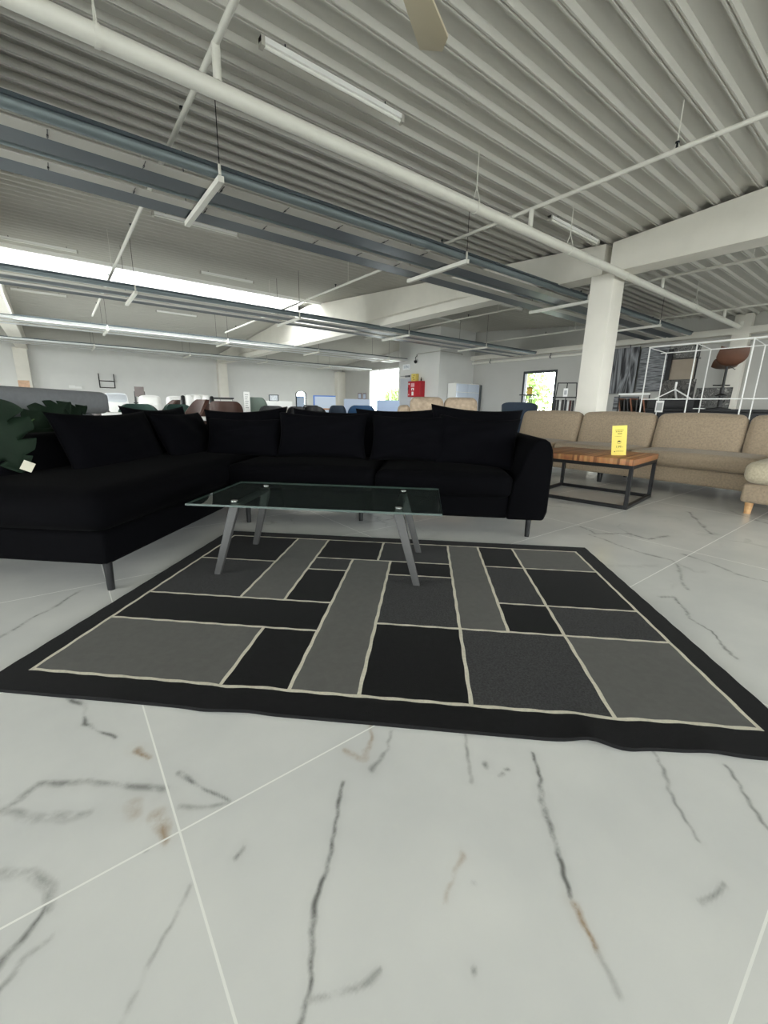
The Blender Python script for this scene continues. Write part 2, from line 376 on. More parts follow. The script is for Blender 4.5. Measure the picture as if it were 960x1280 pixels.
def make_floor():
    """marble floor: fine patches where single veins can be told apart, plain quads elsewhere"""
    X0, X1, Y0, Y1 = XL-.2, XR+.2, YN-.2, YF+.2
    patches = [(-.6, 2.2, -.7, 1.6, .004), (-.6, 2.2, 1.6, 2.6, .012), (2.2, 5.4, -.7, 2.6, .011)]
    plain = [(X0, X1, Y0, -.7), (X0, -.6, -.7, 2.6), (5.4, X1, -.7, 2.6), (X0, X1, 2.6, Y1)]
    V, F, A = [], [], []; n0 = 0
    for x0, x1, y0, y1, st in patches:
        nx, ny = int(round((x1-x0)/st)), int(round((y1-y0)/st))
        gx, gy = np.meshgrid(np.linspace(x0, x1, nx+1), np.linspace(y0, y1, ny+1))
        x, y = gx.ravel(), gy.ravel()
        wob = lambda p, q, s: .004*np.sin(23*p+17*q+s)+.0022*np.sin(57*p-43*q+2*s)+.0014*np.sin(121*p+97*q+3*s)
        qx, qy = x+wob(x, y, 0), y+wob(y, x, 1.7)
        ch = [np.zeros(len(x)), np.zeros(len(x))]
        for s, w, br, pts in VEINS:
            d = np.full(len(x), 9.)
            for a, c in zip(pts, pts[1:]):
                bx, by = c[0]-a[0], c[1]-a[1]; l2 = bx*bx+by*by+1e-9
                h = np.clip(((qx-a[0])*bx+(qy-a[1])*by)/l2, 0, 1)
                d = np.minimum(d, np.hypot(qx-a[0]-h*bx, qy-a[1]-h*by))
            ww = np.maximum(.0052, w*(.55+.3*np.sin(15*x+19*y+s*20))+.0015)
            v = s*np.clip(1-d/(ww*1.25), 0, 1)**.8+.16*s*np.clip(1-d/(ww*5), 0, 1)**1.8
            ch[br] = np.maximum(ch[br], np.clip(v, 0, 1))
        V.append(np.stack([x, y, np.zeros(len(x))], 1))
        A.append(np.stack([ch[0], ch[1], np.zeros(len(x)), np.ones(len(x))], 1))
        i = np.arange(nx*ny); r = (i//nx)*(nx+1)+i % nx+n0
        F.append(np.stack([r, r+1, r+nx+2, r+nx+1], 1)); n0 += len(x)
    for x0, x1, y0, y1 in plain:
        V.append(np.array([(x0, y0, 0), (x1, y0, 0), (x1, y1, 0), (x0, y1, 0)], float)); A.append(np.tile([0, 0, 0, 1.], (4, 1)))
        F.append(np.array([[n0, n0+1, n0+2, n0+3]])); n0 += 4
    V.append(np.array([(x, y, -.15) for x, y in ((X0, Y0), (X0, Y1), (X1, Y1), (X1, Y0))], float)); A.append(np.tile([0, 0, 0, 1.], (4, 1))); F.append(np.array([[n0, n0+1, n0+2, n0+3]]))
    V, F, A = np.concatenate(V), np.concatenate(F), np.concatenate(A)
    me = bpy.data.meshes.new('floor')
    me.vertices.add(len(V)); me.vertices.foreach_set('co', V.ravel())
    me.loops.add(F.size); me.loops.foreach_set('vertex_index', F.ravel().astype(np.int32))
    me.polygons.add(len(F)); me.polygons.foreach_set('loop_start', np.arange(0, F.size, 4, dtype=np.int32))
    me.update(calc_edges=True)
    at = me.attributes.new('vein', 'FLOAT_COLOR', 'POINT'); at.data.foreach_set('color', A.ravel().astype(np.float32))
    me.materials.append(floor_material())
    o = bpy.data.objects.new('floor', me); C.objects.link(o)
    return o
fl = make_floor()
struct(fl, 'white marble tiled floor with grey veins', 'floor')
gr = rbox(-60, 80, -60, 90, -.4, -.2).build('ground', mat('asphalt', (150,150,146), .9, var=.1, scale=4), smooth=False)
struct(gr, 'paved ground outside the hall', 'ground')

# ------------------------------------------------------------------ walls
def wall(name, boxes, label, m=M_WALL):
    mb = MB()
    for bx in boxes: mb.box(*bx)
    return struct(mb.build(name, m, smooth=False), label, 'wall')
ZT = 4.75
DY0, DY1, DZ = 19.6, 22.75, 3.24                  # glazed exit in the right wall
WY0, WY1, WZ0, WZ1 = 9.72, 11.3, .55, 2.53        # window in the right wall
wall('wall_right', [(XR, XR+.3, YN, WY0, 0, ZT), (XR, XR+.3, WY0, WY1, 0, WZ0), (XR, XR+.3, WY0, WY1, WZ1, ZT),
     (XR, XR+.3, WY1, DY0, 0, ZT), (XR, XR+.3, DY0, DY1, DZ, ZT), (XR, XR+.3, DY1, YF+.3, 0, ZT)], 'grey white right hall wall, colour darkened for dim light, with a window and glazed exit', mat('wall_paint_dimmed', (186,185,181), .75, var=.02, scale=2, bump=.03, bscale=90))  # wall colour darkened to stand in for the dim light on this side
wall('wall_far', [(XL, XR, YF, YF+.3, 0, 3.9)], 'long pale far wall of the showroom')
wall('wall_left', [(XL-.3, XL, YN, -5, 0, ZT), (XL-.3, XL, -5, 20, 0, .3), (XL-.3, XL, -5, 20, 3.1, ZT), (XL-.3, XL, 20, YF+.3, 0, ZT)], 'white left hall wall with display windows')
wall('wall_near', [(XL-.3, XR+.3, YN-.3, YN, 0, .12), (XL-.3, XR+.3, YN-.3, YN, 2.7, ZT), (XL-.3, XL+.6, YN-.3, YN, .12, 2.7), (14.5, XR+.3, YN-.3, YN, .12, 2.7), (7.4, 8.1, YN-.3, YN, .12, 2.7),
     (-1.2, -.5, YN-.3, YN, .12, 2.7)], 'shop front wall with tall display windows')
# projecting white service block with the grey door
BX, BY0, BY1 = 13.9, 14.1, 16.95
wall('wall_block', [(BX, XR, BY0, BY1, 0, 4.45)], 'white projecting service block in the back corner')

def pilaster(name, x0, x1, y0, y1, z, label): struct(rbox(x0, x1, y0, y1, 0, z).build(name, M_BEAM, bevel=.012, seg=2), label, 'column')
pilaster('wall_pilaster', 7.7, 8.2, 25.6, YF, 3.24, 'white pilaster on far wall under the nearer roof beam')
pilaster('wall_pilaster', -1.15, -.65, 25.55, YF, 3.24, 'white pilaster on far wall at the left edge')
pilaster('wall_pilaster', 15.6, XR, 25.55, YF, 3.24, 'white pilaster in far right wall corner')
pilaster('wall_pilaster', 15.95, XR, 3.79, 4.2, 3.7, 'grey white pilaster on right wall behind the bar stool')
col = rbox(7.75, 8.15, 3.815, 4.215, 0, 3.19).build('column', M_BEAM, bevel=.015, seg=2)
struct(col, 'square white concrete column behind the beige sofa', 'column')
col2 = rbox(-.95, -.55, 25.0, 25.4, 0, 3.19)
# ------------------------------------------------------------------ roof beams (pitched top, solid end block, then a flanged section)
def beam(name, x0, ya, yb, label, zb=3.19):
    xc = x0+.2; s = 1 if yb > ya else -1
    st = [(0, .2), (2.9, .2), (3.5, .095), (abs(yb-ya)-3.5, .095), (abs(yb-ya)-2.9, .2), (abs(yb-ya), .2)]
    mb = MB(); vs = []
    for d, wv in st:
        y = ya+s*d; zt = zroof(y) if ya > 0 else ZV+SL*abs(y-YV)
        ring = [(.2, zb), (.2, zb+.17), (wv, zb+.25 if wv < .15 else zb+.17), (wv, zt-.02), (-wv, zt-.02), (-wv, zb+.25 if wv < .15 else zb+.17), (-.2, zb+.17), (-.2, zb)]
        vs += [(xc+a, y, z) for a, z in ring]
    # extra station at the ridge so the top follows the roof
    k = len(st); n = 8
    fs = [(i*n+j, i*n+(j+1)%n, (i+1)*n+(j+1)%n, (i+1)*n+j) for i in range(k-1) for j in range(n)]
    fs += [tuple(range(n)), tuple((k-1)*n+j for j in range(n))]
    mb.add(vs, fs)
    return struct(mb.build(name, M_BEAM, smooth=False), label, 'beam')
def beam2(name, x0, label, zb=3.19):
    xc = x0+.2; ya, yb = YV+.06, 25.95
    L_ = yb-ya
    st = [(0, .2), (2.9, .2), (3.5, .095), (YS0-ya, .095), (14.98-ya, .095), (YS1-ya, .095), (L_-3.5, .095), (L_-2.9, .2), (L_, .2)]
    mb = MB(); vs = []; n = 8
    for d, wv in st:
        y = ya+d; zt = zroof(y)-.01; f = zb+.26 if wv < .15 else zb+.18
        vs += [(xc+a, y, z) for a, z in [(.2, zb), (.2, zb+.18), (wv, f), (wv, zt), (-wv, zt), (-wv, f), (-.2, zb+.18), (-.2, zb)]]
    k = len(st)
    fs = [(i*n+j, i*n+(j+1)%n, (i+1)*n+(j+1)%n, (i+1)*n+j) for i in range(k-1) for j in range(n)]
    fs += [tuple(range(n)), tuple((k-1)*n+j for j in range(n))]
    mb.add(vs, fs)
    return struct(mb.build(name, M_BEAM, smooth=False), label, 'beam')
beam2('roof_beam', 7.75, 'long white concrete roof beam running from the column to the far wall')
beam('roof_beam', 7.75, YV-.06, YN, 'white concrete roof beam right of the column')
beam2('roof_beam', -1.0, 'white concrete roof beam at the left edge of the hall')
beam('roof_beam', -1.0, YV-.06, YN, 'white concrete roof beam above and left of the viewer')
# ledge beam along the right wall
lb = MB(); lb.box(XR-.28, XR, YN, BY0, 3.16, 3.34)
struct(lb.build('wall_ledge', M_BEAM, bevel=.01, seg=2), 'white concrete ledge beam along the right wall', 'ledge')

# ------------------------------------------------------------------ corrugated roof deck
def deck(name, ya, yb, label, xa=XL-.3):
    p = .24; n = int(round((yb-ya)/p)); prof = []
    s = (yb-ya)/(n*p)
    for i in range(n):
        y0 = ya+i*p*s
        for dy, dz in ((0, 0), (.014, 0), (.017, .013), (.029, .013), (.032, 0), (.046, 0), (.058, .056), (.228, .056)):
            prof.append((y0+dy*s, dz))
    prof.append((yb, 0))
    mb = MB(); xs = [XL, -1.0, 7.75, XR]
    vs = [(x, y, zroof(y)+dz) for x in (xa, XR+.3) for y, dz in prof]
    k = len(prof)
    fs = [(i, i+1, k+i+1, k+i) for i in range(k-1)]
    mb.add(vs, fs)
    # top skin closes the roof against the sky
    mb.add([(x, y, zroof(y)+.25) for x in (xa, XR+.3) for y in (ya, yb)], [(0, 1, 3, 2)])
    return struct(mb.build(name, M_DECK, smooth=False), label, 'ceiling')
deck('ceiling', YN-.3, YV, 'corrugated metal ceiling rising towards the viewer')
deck('ceiling', YV, YS0, 'corrugated metal ceiling between column and skylight')
deck('ceiling', YS1, YF+.3, 'corrugated metal ceiling beyond the skylight')
deck('ceiling', YS0, 14.98, 'corrugated ceiling over the white block, near side of ridge', 7.95)
deck('ceiling', 14.98, YS1, 'corrugated ceiling over the white block, far side of ridge', 7.95)
# skylight strip along the ridge
sk = MB()
for y in (YS0, YS1): sk.box(XL-.3, 7.95, y-.04, y+.04, zroof(y)-.06, zroof(y)+.4)
x = XL
while x < 7.9:
    sk.box(x-.02, x+.02, YS0, YS1, zroof(15)+.33, zroof(15)+.39); x += 1.5
skf = sk.build('window_skylight', M_WHITE, smooth=False); struct(skf, 'long bright ridge skylight with white glazing bars', 'skylight')
pn = rbox(XL-.3, 7.95, YS0+.04, YS1-.04, zroof(15)+.36, zroof(15)+.372).build('skylight_pane', M_GLASS, skf, smooth=False)

# ------------------------------------------------------------------ windows and doors
def frame_rect(mb, x, y0, y1, z0, z1, t, d):
    mb.box(x, x+d, y0, y0+t, z0, z1); mb.box(x, x+d, y1-t, y1, z0, z1)
    mb.box(x, x+d, y0+t, y1-t, z0, z0+t); mb.box(x, x+d, y0+t, y1-t, z1-t, z1)
M_FRAME = mat('dark_window_frame', (52,56,62), .5, .2)
mb = MB(); frame_rect(mb, XR-.01, WY0, WY1, WZ0, WZ1, .09, .16)
w1 = struct(mb.build('window_1', M_FRAME, bevel=.006, seg=1), 'dark framed window in the right wall with trees outside', 'window')
rbox(XR+.06, XR+.07, WY0+.09, WY1-.09, WZ0+.09, WZ1-.09).build('window_pane', M_GLASS, w1, smooth=False)
mb = MB(); frame_rect(mb, XR+.02, DY0, DY1, 0, DZ, .07, .12)
for yy in (DY0+1.05, DY0+2.1): mb.box(XR+.02, XR+.14, yy-.03, yy+.03, .07, DZ-.07)
d1 = struct(mb.build('door_1', M_WHITE, bevel=.005, seg=1), 'tall glazed exit beside the white block, bright daylight outside', 'door')
rbox(XR+.07, XR+.08, DY0+.07, DY1-.07, .07, DZ-.07).build('door_pane', M_GLASS, d1, smooth=False)
mb = MB(); mb.box(BX-.05, BX, 16.0, 16.78, 0, 2.33)
d2 = struct(mb.build('door_2', mat('grey_door', (196,200,208), .5), bevel=.01, seg=2), 'pale grey door in the white service block', 'door')
h = MB(); h.tube([(BX-.09, 16.12, 1.05), (BX-.09, 16.25, 1.05)], .012); h.tube([(BX-.09, 16.12, 1.05), (BX-.03, 16.12, 1.05)], .01)
h.build('door_handle', M_DARK, d2)
h = MB(); h.box(BX-.10, BX-.03, 16.05, 16.35, 2.38, 2.46); h.bar((BX-.08, 16.1, 2.42), (BX-.12, 16.65, 2.44), .03, .02)
h.build('door_closer', mat('closer_grey', (120,122,124), .4, .5), d2)
mb = MB()
for xa, xb in ((XL+.6, -1.2), (-.5, 7.4), (8.1, 14.5)):
    n = max(1, round((xb-xa)/2)); 
    for i in range(n+1):
        xx = xa+(xb-xa)*i/n; mb.box(xx-.03, xx+.03, YN-.2, YN-.12, .12, 2.7)
wn = struct(mb.build('window_2', M_FRAME, smooth=False), 'shop front glazing bars behind the viewer', 'window')
pm = MB()
for xa, xb in ((XL+.6, -1.2), (-.5, 7.4), (8.1, 14.5)): pm.box(xa, xb, YN-.17, YN-.16, .12, 2.7)
pm.build('window_pane', M_GLASS, wn, smooth=False)
mb = MB()
for i in range(8): mb.box(XL-.2, XL-.1, -5+25*i/7-.03, -5+25*i/7+.03, .3, 3.1)
wl = struct(mb.build('window_3', M_FRAME, smooth=False), 'display window bars in the left wall', 'window')
rbox(XL-.16, XL-.15, -5, 20, .3, 3.1).build('window_pane', M_GLASS, wl, smooth=False)
bb = rbox(XL, XR, YF-.02, YF, 0, .1).build('baseboard_far', M_WHITE, smooth=False); struct(bb, 'white baseboard along the far wall', 'baseboard')
bb = rbox(XR-.02, XR, YN, BY0, 0, .1).build('baseboard_right', M_WHITE, smooth=False); struct(bb, 'white baseboard along the right wall', 'baseboard')

# ------------------------------------------------------------------ main white pipe, branch pipes
t = thing('ceiling_pipe', 'thick white pipe running below the roof past the column head', 'pipe', (2, 3.7, 3.13))
MB().tube([(-8, 0, 0), (12.5, 0, 0)], .058, 20).build('pipe_run', M_PIPE, t)
el = MB(); el.tube([(12.5, 0, 0), (12.56, 0, .01), (12.62, 0, .05), (12.64, 0, .14)], .058, 16); el.tube([(12.44, 0, 0), (12.5, 0, 0)], .068, 16)
el.build('pipe_elbow', M_PIPE, t)
for x in (-1.48, 2.1, 4.1, 5.9, 9.2): 
    c = MB(); c.tube([(x-.015, 0, 0), (x+.015, 0, 0)], .064, 20); c.build('pipe_clamp', M_PIPE, t)
for x in (-1.48, 2.1, 4.1, 9.2):
    c = MB(); z = ZV+SL*.27-3.13; c.tube([(x, 0, .2), (x, 0, z)], .006, 6); c.tube([(x, -.06, .0), (x, -.05, .06), (x, 0, .2)], .005, 6); c.tube([(x, .06, .0), (x, .05, .06), (x, 0, .2)], .005, 6)
    c.build('pipe_hanger', M_PIPE, t)
def branch(x, y0, y1, z, rr, label, hang=(), r=.022):
    """sprinkler branch pipe following Y, joined to the main pipe by a riser"""
    t = thing('sprinkler_pipe', label, 'pipe', (x, 3.7, 3.13+.058))
    z0 = z-3.188
    MB().tube([(0, y0-3.7, z0), (0, y1-3.7, z0)], r, 12).build('pipe_run', M_PIPE, t)
    MB().tube([(0, 0, -.004), (0, 0, z0)], rr, 14).build('riser', M_PIPE, t)
    for y in hang:
        h = MB(); h.tube([(0, y-3.7, z0+.1), (0, y-3.7, zroof(y)-3.188)], .005, 6); h.tube([(0, y-3.7+.03, z0), (0, y-3.7, z0+.1), (0, y-3.7-.03, z0)], .005, 6)
        h.build('pipe_hanger', M_PIPE, t)
    k = 0; y = y0+.9
    while y < y1:
        s = MB(); s.tube([(0, y-3.7, z0), (0, y-3.7, z0+.075)], .009, 8); s.tube([(0, y-3.7, z0+.06), (0, y-3.7, z0+.075)], .02, 8); s.build('sprinkler_head', M_DARK, t); y += 3.2
branch(1.26, .6, 16, 3.41, .03, 'white sprinkler pipe with thick riser at upper left', (2.4, 6.6, 10.5), r=.024)
branch(5.15, -2, 16, 3.39, .03, 'thin white sprinkler pipe crossing the ribs at upper right', (2.1, 8.0, 12.0))
branch(9.4, -2, 13.5, 3.37, .028, 'thin white sprinkler pipe just right of the column', (2.4, 7.5))
branch(13.2, -2, 13.5, 3.36, .035, 'thin white sprinkler pipe near the right wall', (2.4, 7.5))
# conduit along the ledge on the right wall
t = thing('wall_pipe', 'horizontal white pipe under the ledge of the right wall', 'pipe', (XR-.16, 5, 3.02))
MB().tube([(0, -11, 0), (0, 9.05, 0)], .05, 14).build('pipe_run', M_PIPE, t)
for y in (-4, -1, 2, 5, 8):
    c = MB(); c.box(-.02, .16, y-.02, y+.02, -.02, .02); c.tube([(0, y-.02, 0), (0, y+.02, 0)], .06, 14); c.tube([(0, y, .05), (0, y, .14)], .012, 8); c.build('pipe_bracket', M_DARK, t)

# ------------------------------------------------------------------ radiant heating strips
M_FLG = mat('flange_steel', (78,88,94), .45, .3)
def heater(y, x0, x1, label, clips=False, z=3.1, dark=M_PLATE, strip=M_STRIP, steel=M_STEEL):
    t = thing('radiant_heater', label, 'heater', (x0, y, z)); Lx = x1-x0
    # one panel: upturned flange, round pipe, pale strip, dark radiating plate
    for i, (o, wp) in enumerate(((0., .27), (.63, .29))):
        if i == 0:
            MB().box(0, Lx, o+.01, o+.03, .075, .105).build('flange', M_FLG, t, smooth=False)
        MB().tube([(0, o+.085, .06), (Lx, o+.085, .06)], .055, 16).build('heating_pipe', steel, t)
        MB().box(0, Lx, o+.155, o+.335, -.004, .002).build('cover_strip', strip, t, smooth=False)
        MB().box(0, Lx, o+.335, o+.335+wp, 0, .012).build('radiating_plate', dark, t, smooth=False)
        MB().box(0, Lx, o+.335+wp, o+.335+wp+.014, 0, .05).build('flange', M_DARK, t, smooth=False)
        if clips:
            n = 0; x = .5
            proto = None
            while x < min(Lx, 12.5) and n < 16:
                if proto is None:
                    c = MB(); c.tube([(0, -.085, -.008), (0, .075, -.008)], .0035, 6); c.tube([(0, .0, -.010), (0, .04, -.011)], .008, 6)
                    proto = c.build('clip', M_BLACK, t, loc=(x, o+.25, 0))
                else:
                    d = proto.copy(); C.objects.link(d); d.parent = t; d.location = (x, o+.25, 0)
                x += .72; n += 1
    for bx in (-2., 1.6, 5.2, 8.83, 12.45, 16.0):
        if x0 < bx < x1+.1:
            b = MB(); xb = bx-x0
            b.box(xb-.028, xb+.028, -.05, 1.32, -.07, -.015)
            b.tube([(xb, -.02, 0), (xb, -.02, .09)], .015, 8); b.tube([(xb, 1.28, 0), (xb, 1.28, .09)], .015, 8)
            b.build('cross_bracket', M_PIPE, t)
            for dy in (-.02, 1.28):
                MB().tube([(xb, dy, .09), (xb, dy, zroof(y+dy)-z)], .0045, 6).build('hanger_wire', M_BLACK, t)
    return t
heater(4.83, -6, 14.9, 'nearest pair of dark radiant heating strips hung below the roof', clips=True)
heater(10.35, -6, 15.6, 'dark grey radiant heating strip crossing in front of the skylight')
M_PLATE_SKYLIT = mat('panel_plate_skylit', (200,204,206), .3, .4); M_STEEL_SKYLIT = mat('panel_steel_skylit', (214,216,216), .3, .4)  # lighter copies of the plate and pipe colours, with the skylight's reflection painted in
heater(15.95, -6, 13.6, 'radiant heating strip beyond the skylight, coloured pale for the skylight reflection', dark=M_PLATE_SKYLIT, steel=M_STEEL_SKYLIT)
heater(21.3, -6, 15.4, 'farthest grey radiant heating strip near the far wall', dark=M_PLATE_SKYLIT, steel=M_STEEL_SKYLIT)

# ------------------------------------------------------------------ fluorescent battens
def batten(x, y, z, label, L_=1.42):
    t = thing('batten_light', label, 'light', (x, y, z), group='fluorescent battens on the ceiling')
    b = MB(); b.prism([(-.03, .035), (.03, .035), (.026, .0), (-.026, .0)], -L_/2, L_/2, 'x'); b.build('housing', M_WHITE, t, smooth=False)
    MB().tube([(-L_/2+.03, 0, -.012), (L_/2-.03, 0, -.012)], .014, 12).build('lamp_tube', mat('lamp_tube_glass', (240,240,234), .25), t)
    for sx in (-1, 1):
        e = MB(); e.box(sx*(L_/2-.015)-.015, sx*(L_/2-.015)+.015, -.03, .03, -.03, .036); e.build('end_cap', M_STRIP, t, smooth=False)
        MB().tube([(sx*.5, 0, .034), (sx*.5, 0, zroof(y)-z-.001)], .006, 6).build('suspension', M_DARK, t)
for x, y, lab in ((2.33, 3.78, 'white batten light high on the ribs at upper centre, nearest one'), (6.7, 4.05, 'white batten light left of the column head under the ribs'),
                  (2.4, 8.53, 'white batten light beyond the nearest heating strip, at left'), (4.15, 12.47, 'white batten light at the near edge of the skylight, right of two'),
                  (.2, 12.9, 'white batten light at the near edge of the skylight, leftmost'), (.1, 17.9, 'white batten light beyond the skylight, leftmost'),
                  (4.1, 18.17, 'white batten light beyond the skylight, second from left'), (12.3, 12.2, 'white batten light before the white block at back right'),
                  (10.6, 17.9, 'white batten light beyond the long beam at back centre'), (11.2, 8.5, 'white batten light behind the column on the right')):
    y0 = YV if y < YS0 else YS1; y = y0+round((y-y0)/.24)*.24+.023   # under the lower flange of a rib
    batten(x, y, zroof(y)-.075, lab)

# ------------------------------------------------------------------ ceiling fan, one blade in view
t = thing('ceiling_fan', 'beige ceiling fan whose blade dips into the top of the view', 'ceiling fan', (1.26, 1.69, 2.75))
M_FAN = mat('fan_beige', (186,176,152), .6, var=.02, scale=5)
mb = MB(); mb.lathe([(.0, -.05), (.07, -.05), (.1, -.02), (.1, .08), (.06, .14), (.02, .16), (.02, .2)], 20); mb.build('motor_housing', M_FAN, t)
MB().tube([(0, 0, .19), (0, 0, zroof(1.69)-2.75)], .016, 12).build('downrod', M_FAN, t)
for a in (29, 149, 269):
    mb = MB(); A = Matrix.Rotation(R(a), 4, 'Z')
    out = [(.2, -.055), (.62, -.083), (.70, -.03), (.66, .085), (.2, .055)]
    mb.prism(out, -.007, .007, 'z'); mb.v = [tuple(A @ Matrix.Rotation(R(6), 4, 'X') @ Vector(v)) for v in mb.v]
    mb.build('fan_blade', M_FAN, t, bevel=.003, seg=2)
    mb = MB(); mb.bar((.08, 0, 0), (.24, 0, .012), .04, .008); mb.v = [tuple(A @ Vector(v)) for v in mb.v]; mb.build('blade_iron', M_DARK, t)
# ================================================================== foreground group (rug, sofa and glass table share one direction)
GO = Vector((.894, 2.998, 0)); GA = R(-43.2)
def G(u, v, z=0.): return GO + Matrix.Rotation(GA, 3, 'Z') @ Vector((u, v, z))
# ------------------------------------------------------------------ rug
def make_rug():
    U0, U1, V0, V1 = 0., 2.5, -1.775, -.005
    lw = .013
    iu0, iu1, iv0, iv1 = .092, 2.405, -1.668, -.108
    vl = [(.551,-1.04,iv1),(.766,-1.04,iv1),(.766,iv0,-1.295),(.994,iv0,-.456),(1.146,-.456,iv1),(1.222,iv0,-.456),(1.576,iv0,iv1),(1.774,-1.205,iv1),(1.999,iv0,iv1),(iu0,iv0,iv1),(iu1,iv0,iv1)]
    hl = [(-1.295,iu0,.994),(-1.04,iu0,.994),(-.555,iu0,.551),(-.642,.766,.994),(-.456,.766,1.576),(-.66,1.222,1.576),(-1.202,1.222,2.405),(-.457,1.774,iu1),(-.936,1.774,iu1),(iv0,iu0,iu1),(iv1,iu0,iu1)]
    light, mid = 1, 2
    fields = [(.092,.551,-1.04,-.555,mid),(.551,.766,-1.04,iv1,light),(.092,.766,iv0,-1.295,light),(.766,.994,-.642,-.456,mid),(1.146,1.576,-.456,iv1,mid),
              (.994,1.222,iv0,-.456,light),(1.222,1.576,-1.202,-.66,mid),(1.576,1.774,-1.202,iv1,light),(1.576,1.999,iv0,-1.202,mid),(1.774,1.999,-.936,-.457,mid),
              (1.999,iu1,-.457,iv1,light),(1.999,iu1,-1.202,-.936,mid),(1.999,iu1,iv0,-1.202,light)]
    us = {U0, U1}; vs = {V0, V1}
    for x, *_ in vl: us |= {x-lw/2, x+lw/2}
    for y, *_ in hl: vs |= {y-lw/2, y+lw/2}
    def fill(s, st):
        s = sorted(s); o = []
        for a, b in zip(s, s[1:]):
            n = max(1, math.ceil((b-a)/st)); o += [a+(b-a)*i/n for i in range(n)]
        return o+[s[-1]]
    us, vs = fill(us, .022), fill(vs, .022)
    def ztop(u, v):
        near = max(0, 1-(v-V0)/.14)          # the near border lies in soft waves
        w = 0
        for c, s, h in ((.82, .05, .007), (1.90, .05, .010), (2.22, .05, .004), (.45, .08, .003), (1.35, .1, .002)):
            w += h*math.exp(-((u-c-.25*(v-V0))/s)**2)
        return .012 + w*near**1.2
    def edge(u):   # wavering near edge
        return sum(h*math.exp(-((u-c)/s)**2) for c, s, h in ((.8,.07,-.010),(.9,.05,.006),(1.88,.06,.008),(1.98,.06,-.012),(2.2,.06,.005)))
    nu, nv = len(us), len(vs)
    mb = MB(); V = []
    for j, v in enumerate(vs):
        for i, u in enumerate(us):
            vv = v + (edge(u)*max(0, 1-(v-V0)/.25))
            wob = .0016*math.sin(61*u+1.3*j) if 0 < j < nv-1 else 0
            V.append((u+.0012*math.sin(47*v+i), vv+wob, ztop(u, v)))
    F = []; MI = []
    def cell(u, v):
        for x, a, b in vl:
            if abs(u-x) < lw/2 and a-lw/2 < v < b+lw/2: return 3
        for y, a, b in hl:
            if abs(v-y) < lw/2 and a-lw/2 < u < b+lw/2: return 3
        if not (iu0 < u < iu1 and iv0 < v < iv1): return 0
        for a, b, c, d, m in fields:
            if a < u < b and c < v < d: return m
        return 4
    for j in range(nv-1):
        for i in range(nu-1):
            F.append((j*nu+i, j*nu+i+1, (j+1)*nu+i+1, (j+1)*nu+i)); MI.append(cell((us[i]+us[i+1])/2, (vs[j]+vs[j+1])/2))
    # bound edge and underside
    ring = [i for i in range(nu)]+[j*nu+nu-1 for j in range(1, nv)]+[(nv-1)*nu+i for i in range(nu-2, -1, -1)]+[j*nu for j in range(nv-2, 0, -1)]
    b = len(V)
    for r in ring: V.append((V[r][0], V[r][1], max(.0005, V[r][2]-.0115)))
    k = len(ring)
    for i in range(k): F.append((ring[i], b+i, b+(i+1)%k, ring[(i+1)%k])); MI.append(0)
    F.append(tuple(range(b+k-1, b-1, -1))); MI.append(0)
    mb.v, mb.f, mb.mi = V, F, MI
    def pile(name, rgb, sc, bmp, var=.14): return mat(name, rgb, .95, var=var, scale=sc, bump=bmp, bscale=420, sheen=.05, spec=.1)
    ms = [pile('rug_black_border', (23,23,24), 60, .25), pile('rug_grey_pile', (96,95,93), 40, .3, .06), pile('rug_charcoal_loop', (60,60,61), 150, .6, .38), pile('rug_cream_line', (206,200,184), 90, .4, .1), pile('rug_black_pile', (23,23,24), 60, .3)]
    o = mb.build('area_rug', ms, ang=60, fix=False)
    o.location = GO; o.rotation_euler = (0, 0, GA)
    return tag(o, 'black and grey geometric rug with cream lines on the marble floor', 'rug')
make_rug()

# ------------------------------------------------------------------ black corner sofa
sofa = thing('corner_sofa', 'large black velvet corner sofa with chaise behind the geometric rug', 'sofa', GO, GA)
mb = MB()
mb.prism([(-1.04,-1.05),(-.1,-1.05),(-.1,.2),(2.02,.2),(2.02,1.12),(-1.04,1.12)], .135, .30, 'z')
mb.build('base', M_VELVET, sofa, bevel=.025, seg=3)
soft('seat_cushion', M_VELVET, sofa, 1.045, 2.03, .16, .98, .285, .465, r=.06, puff=.03)
soft('seat_cushion', M_VELVET, sofa, -.085, 1.04, .17, .98, .295, .475, r=.06, puff=.02)
soft('seat_cushion', M_VELVET, sofa, -1.0, -.075, -1.085, .98, .295, .50, r=.085, puff=.025)
# right arm: upright outside, rounded top, inner face sweeping down into the seat
prof = [(2.0,.135),(2.262,.135),(2.283,.2),(2.287,.56),(2.278,.64),(2.255,.69),(2.222,.712),(2.185,.712),(2.15,.69),(2.118,.64),(2.09,.56),(2.06,.46),(2.03,.40)]
MB().prism(prof, .175, 1.12, 'y').build('armrest', M_VELVET, sofa, bevel=.02, seg=3, ang=50)
soft('backrest', M_VELVET, sofa, -1.04, 2.2, .97, 1.17, .14, .72, r=.07, puff=.0)
soft('backrest', M_VELVET, sofa, -1.06, -.84, -.80, 1.17, .14, .715, r=.07, puff=.0)
for u, v in ((2.172,.235),(-.125,-1.02),(.03,.28),(.9,.47),(-.95,-.98),(2.17,1.06),(-.95,1.06),(.9,1.06)):
    mb = MB(); mb.tube([(0,0,.15),(0,0,0)], .021, 14, .0165); mb.build('leg', M_BLACK, sofa, loc=(u,v,0))
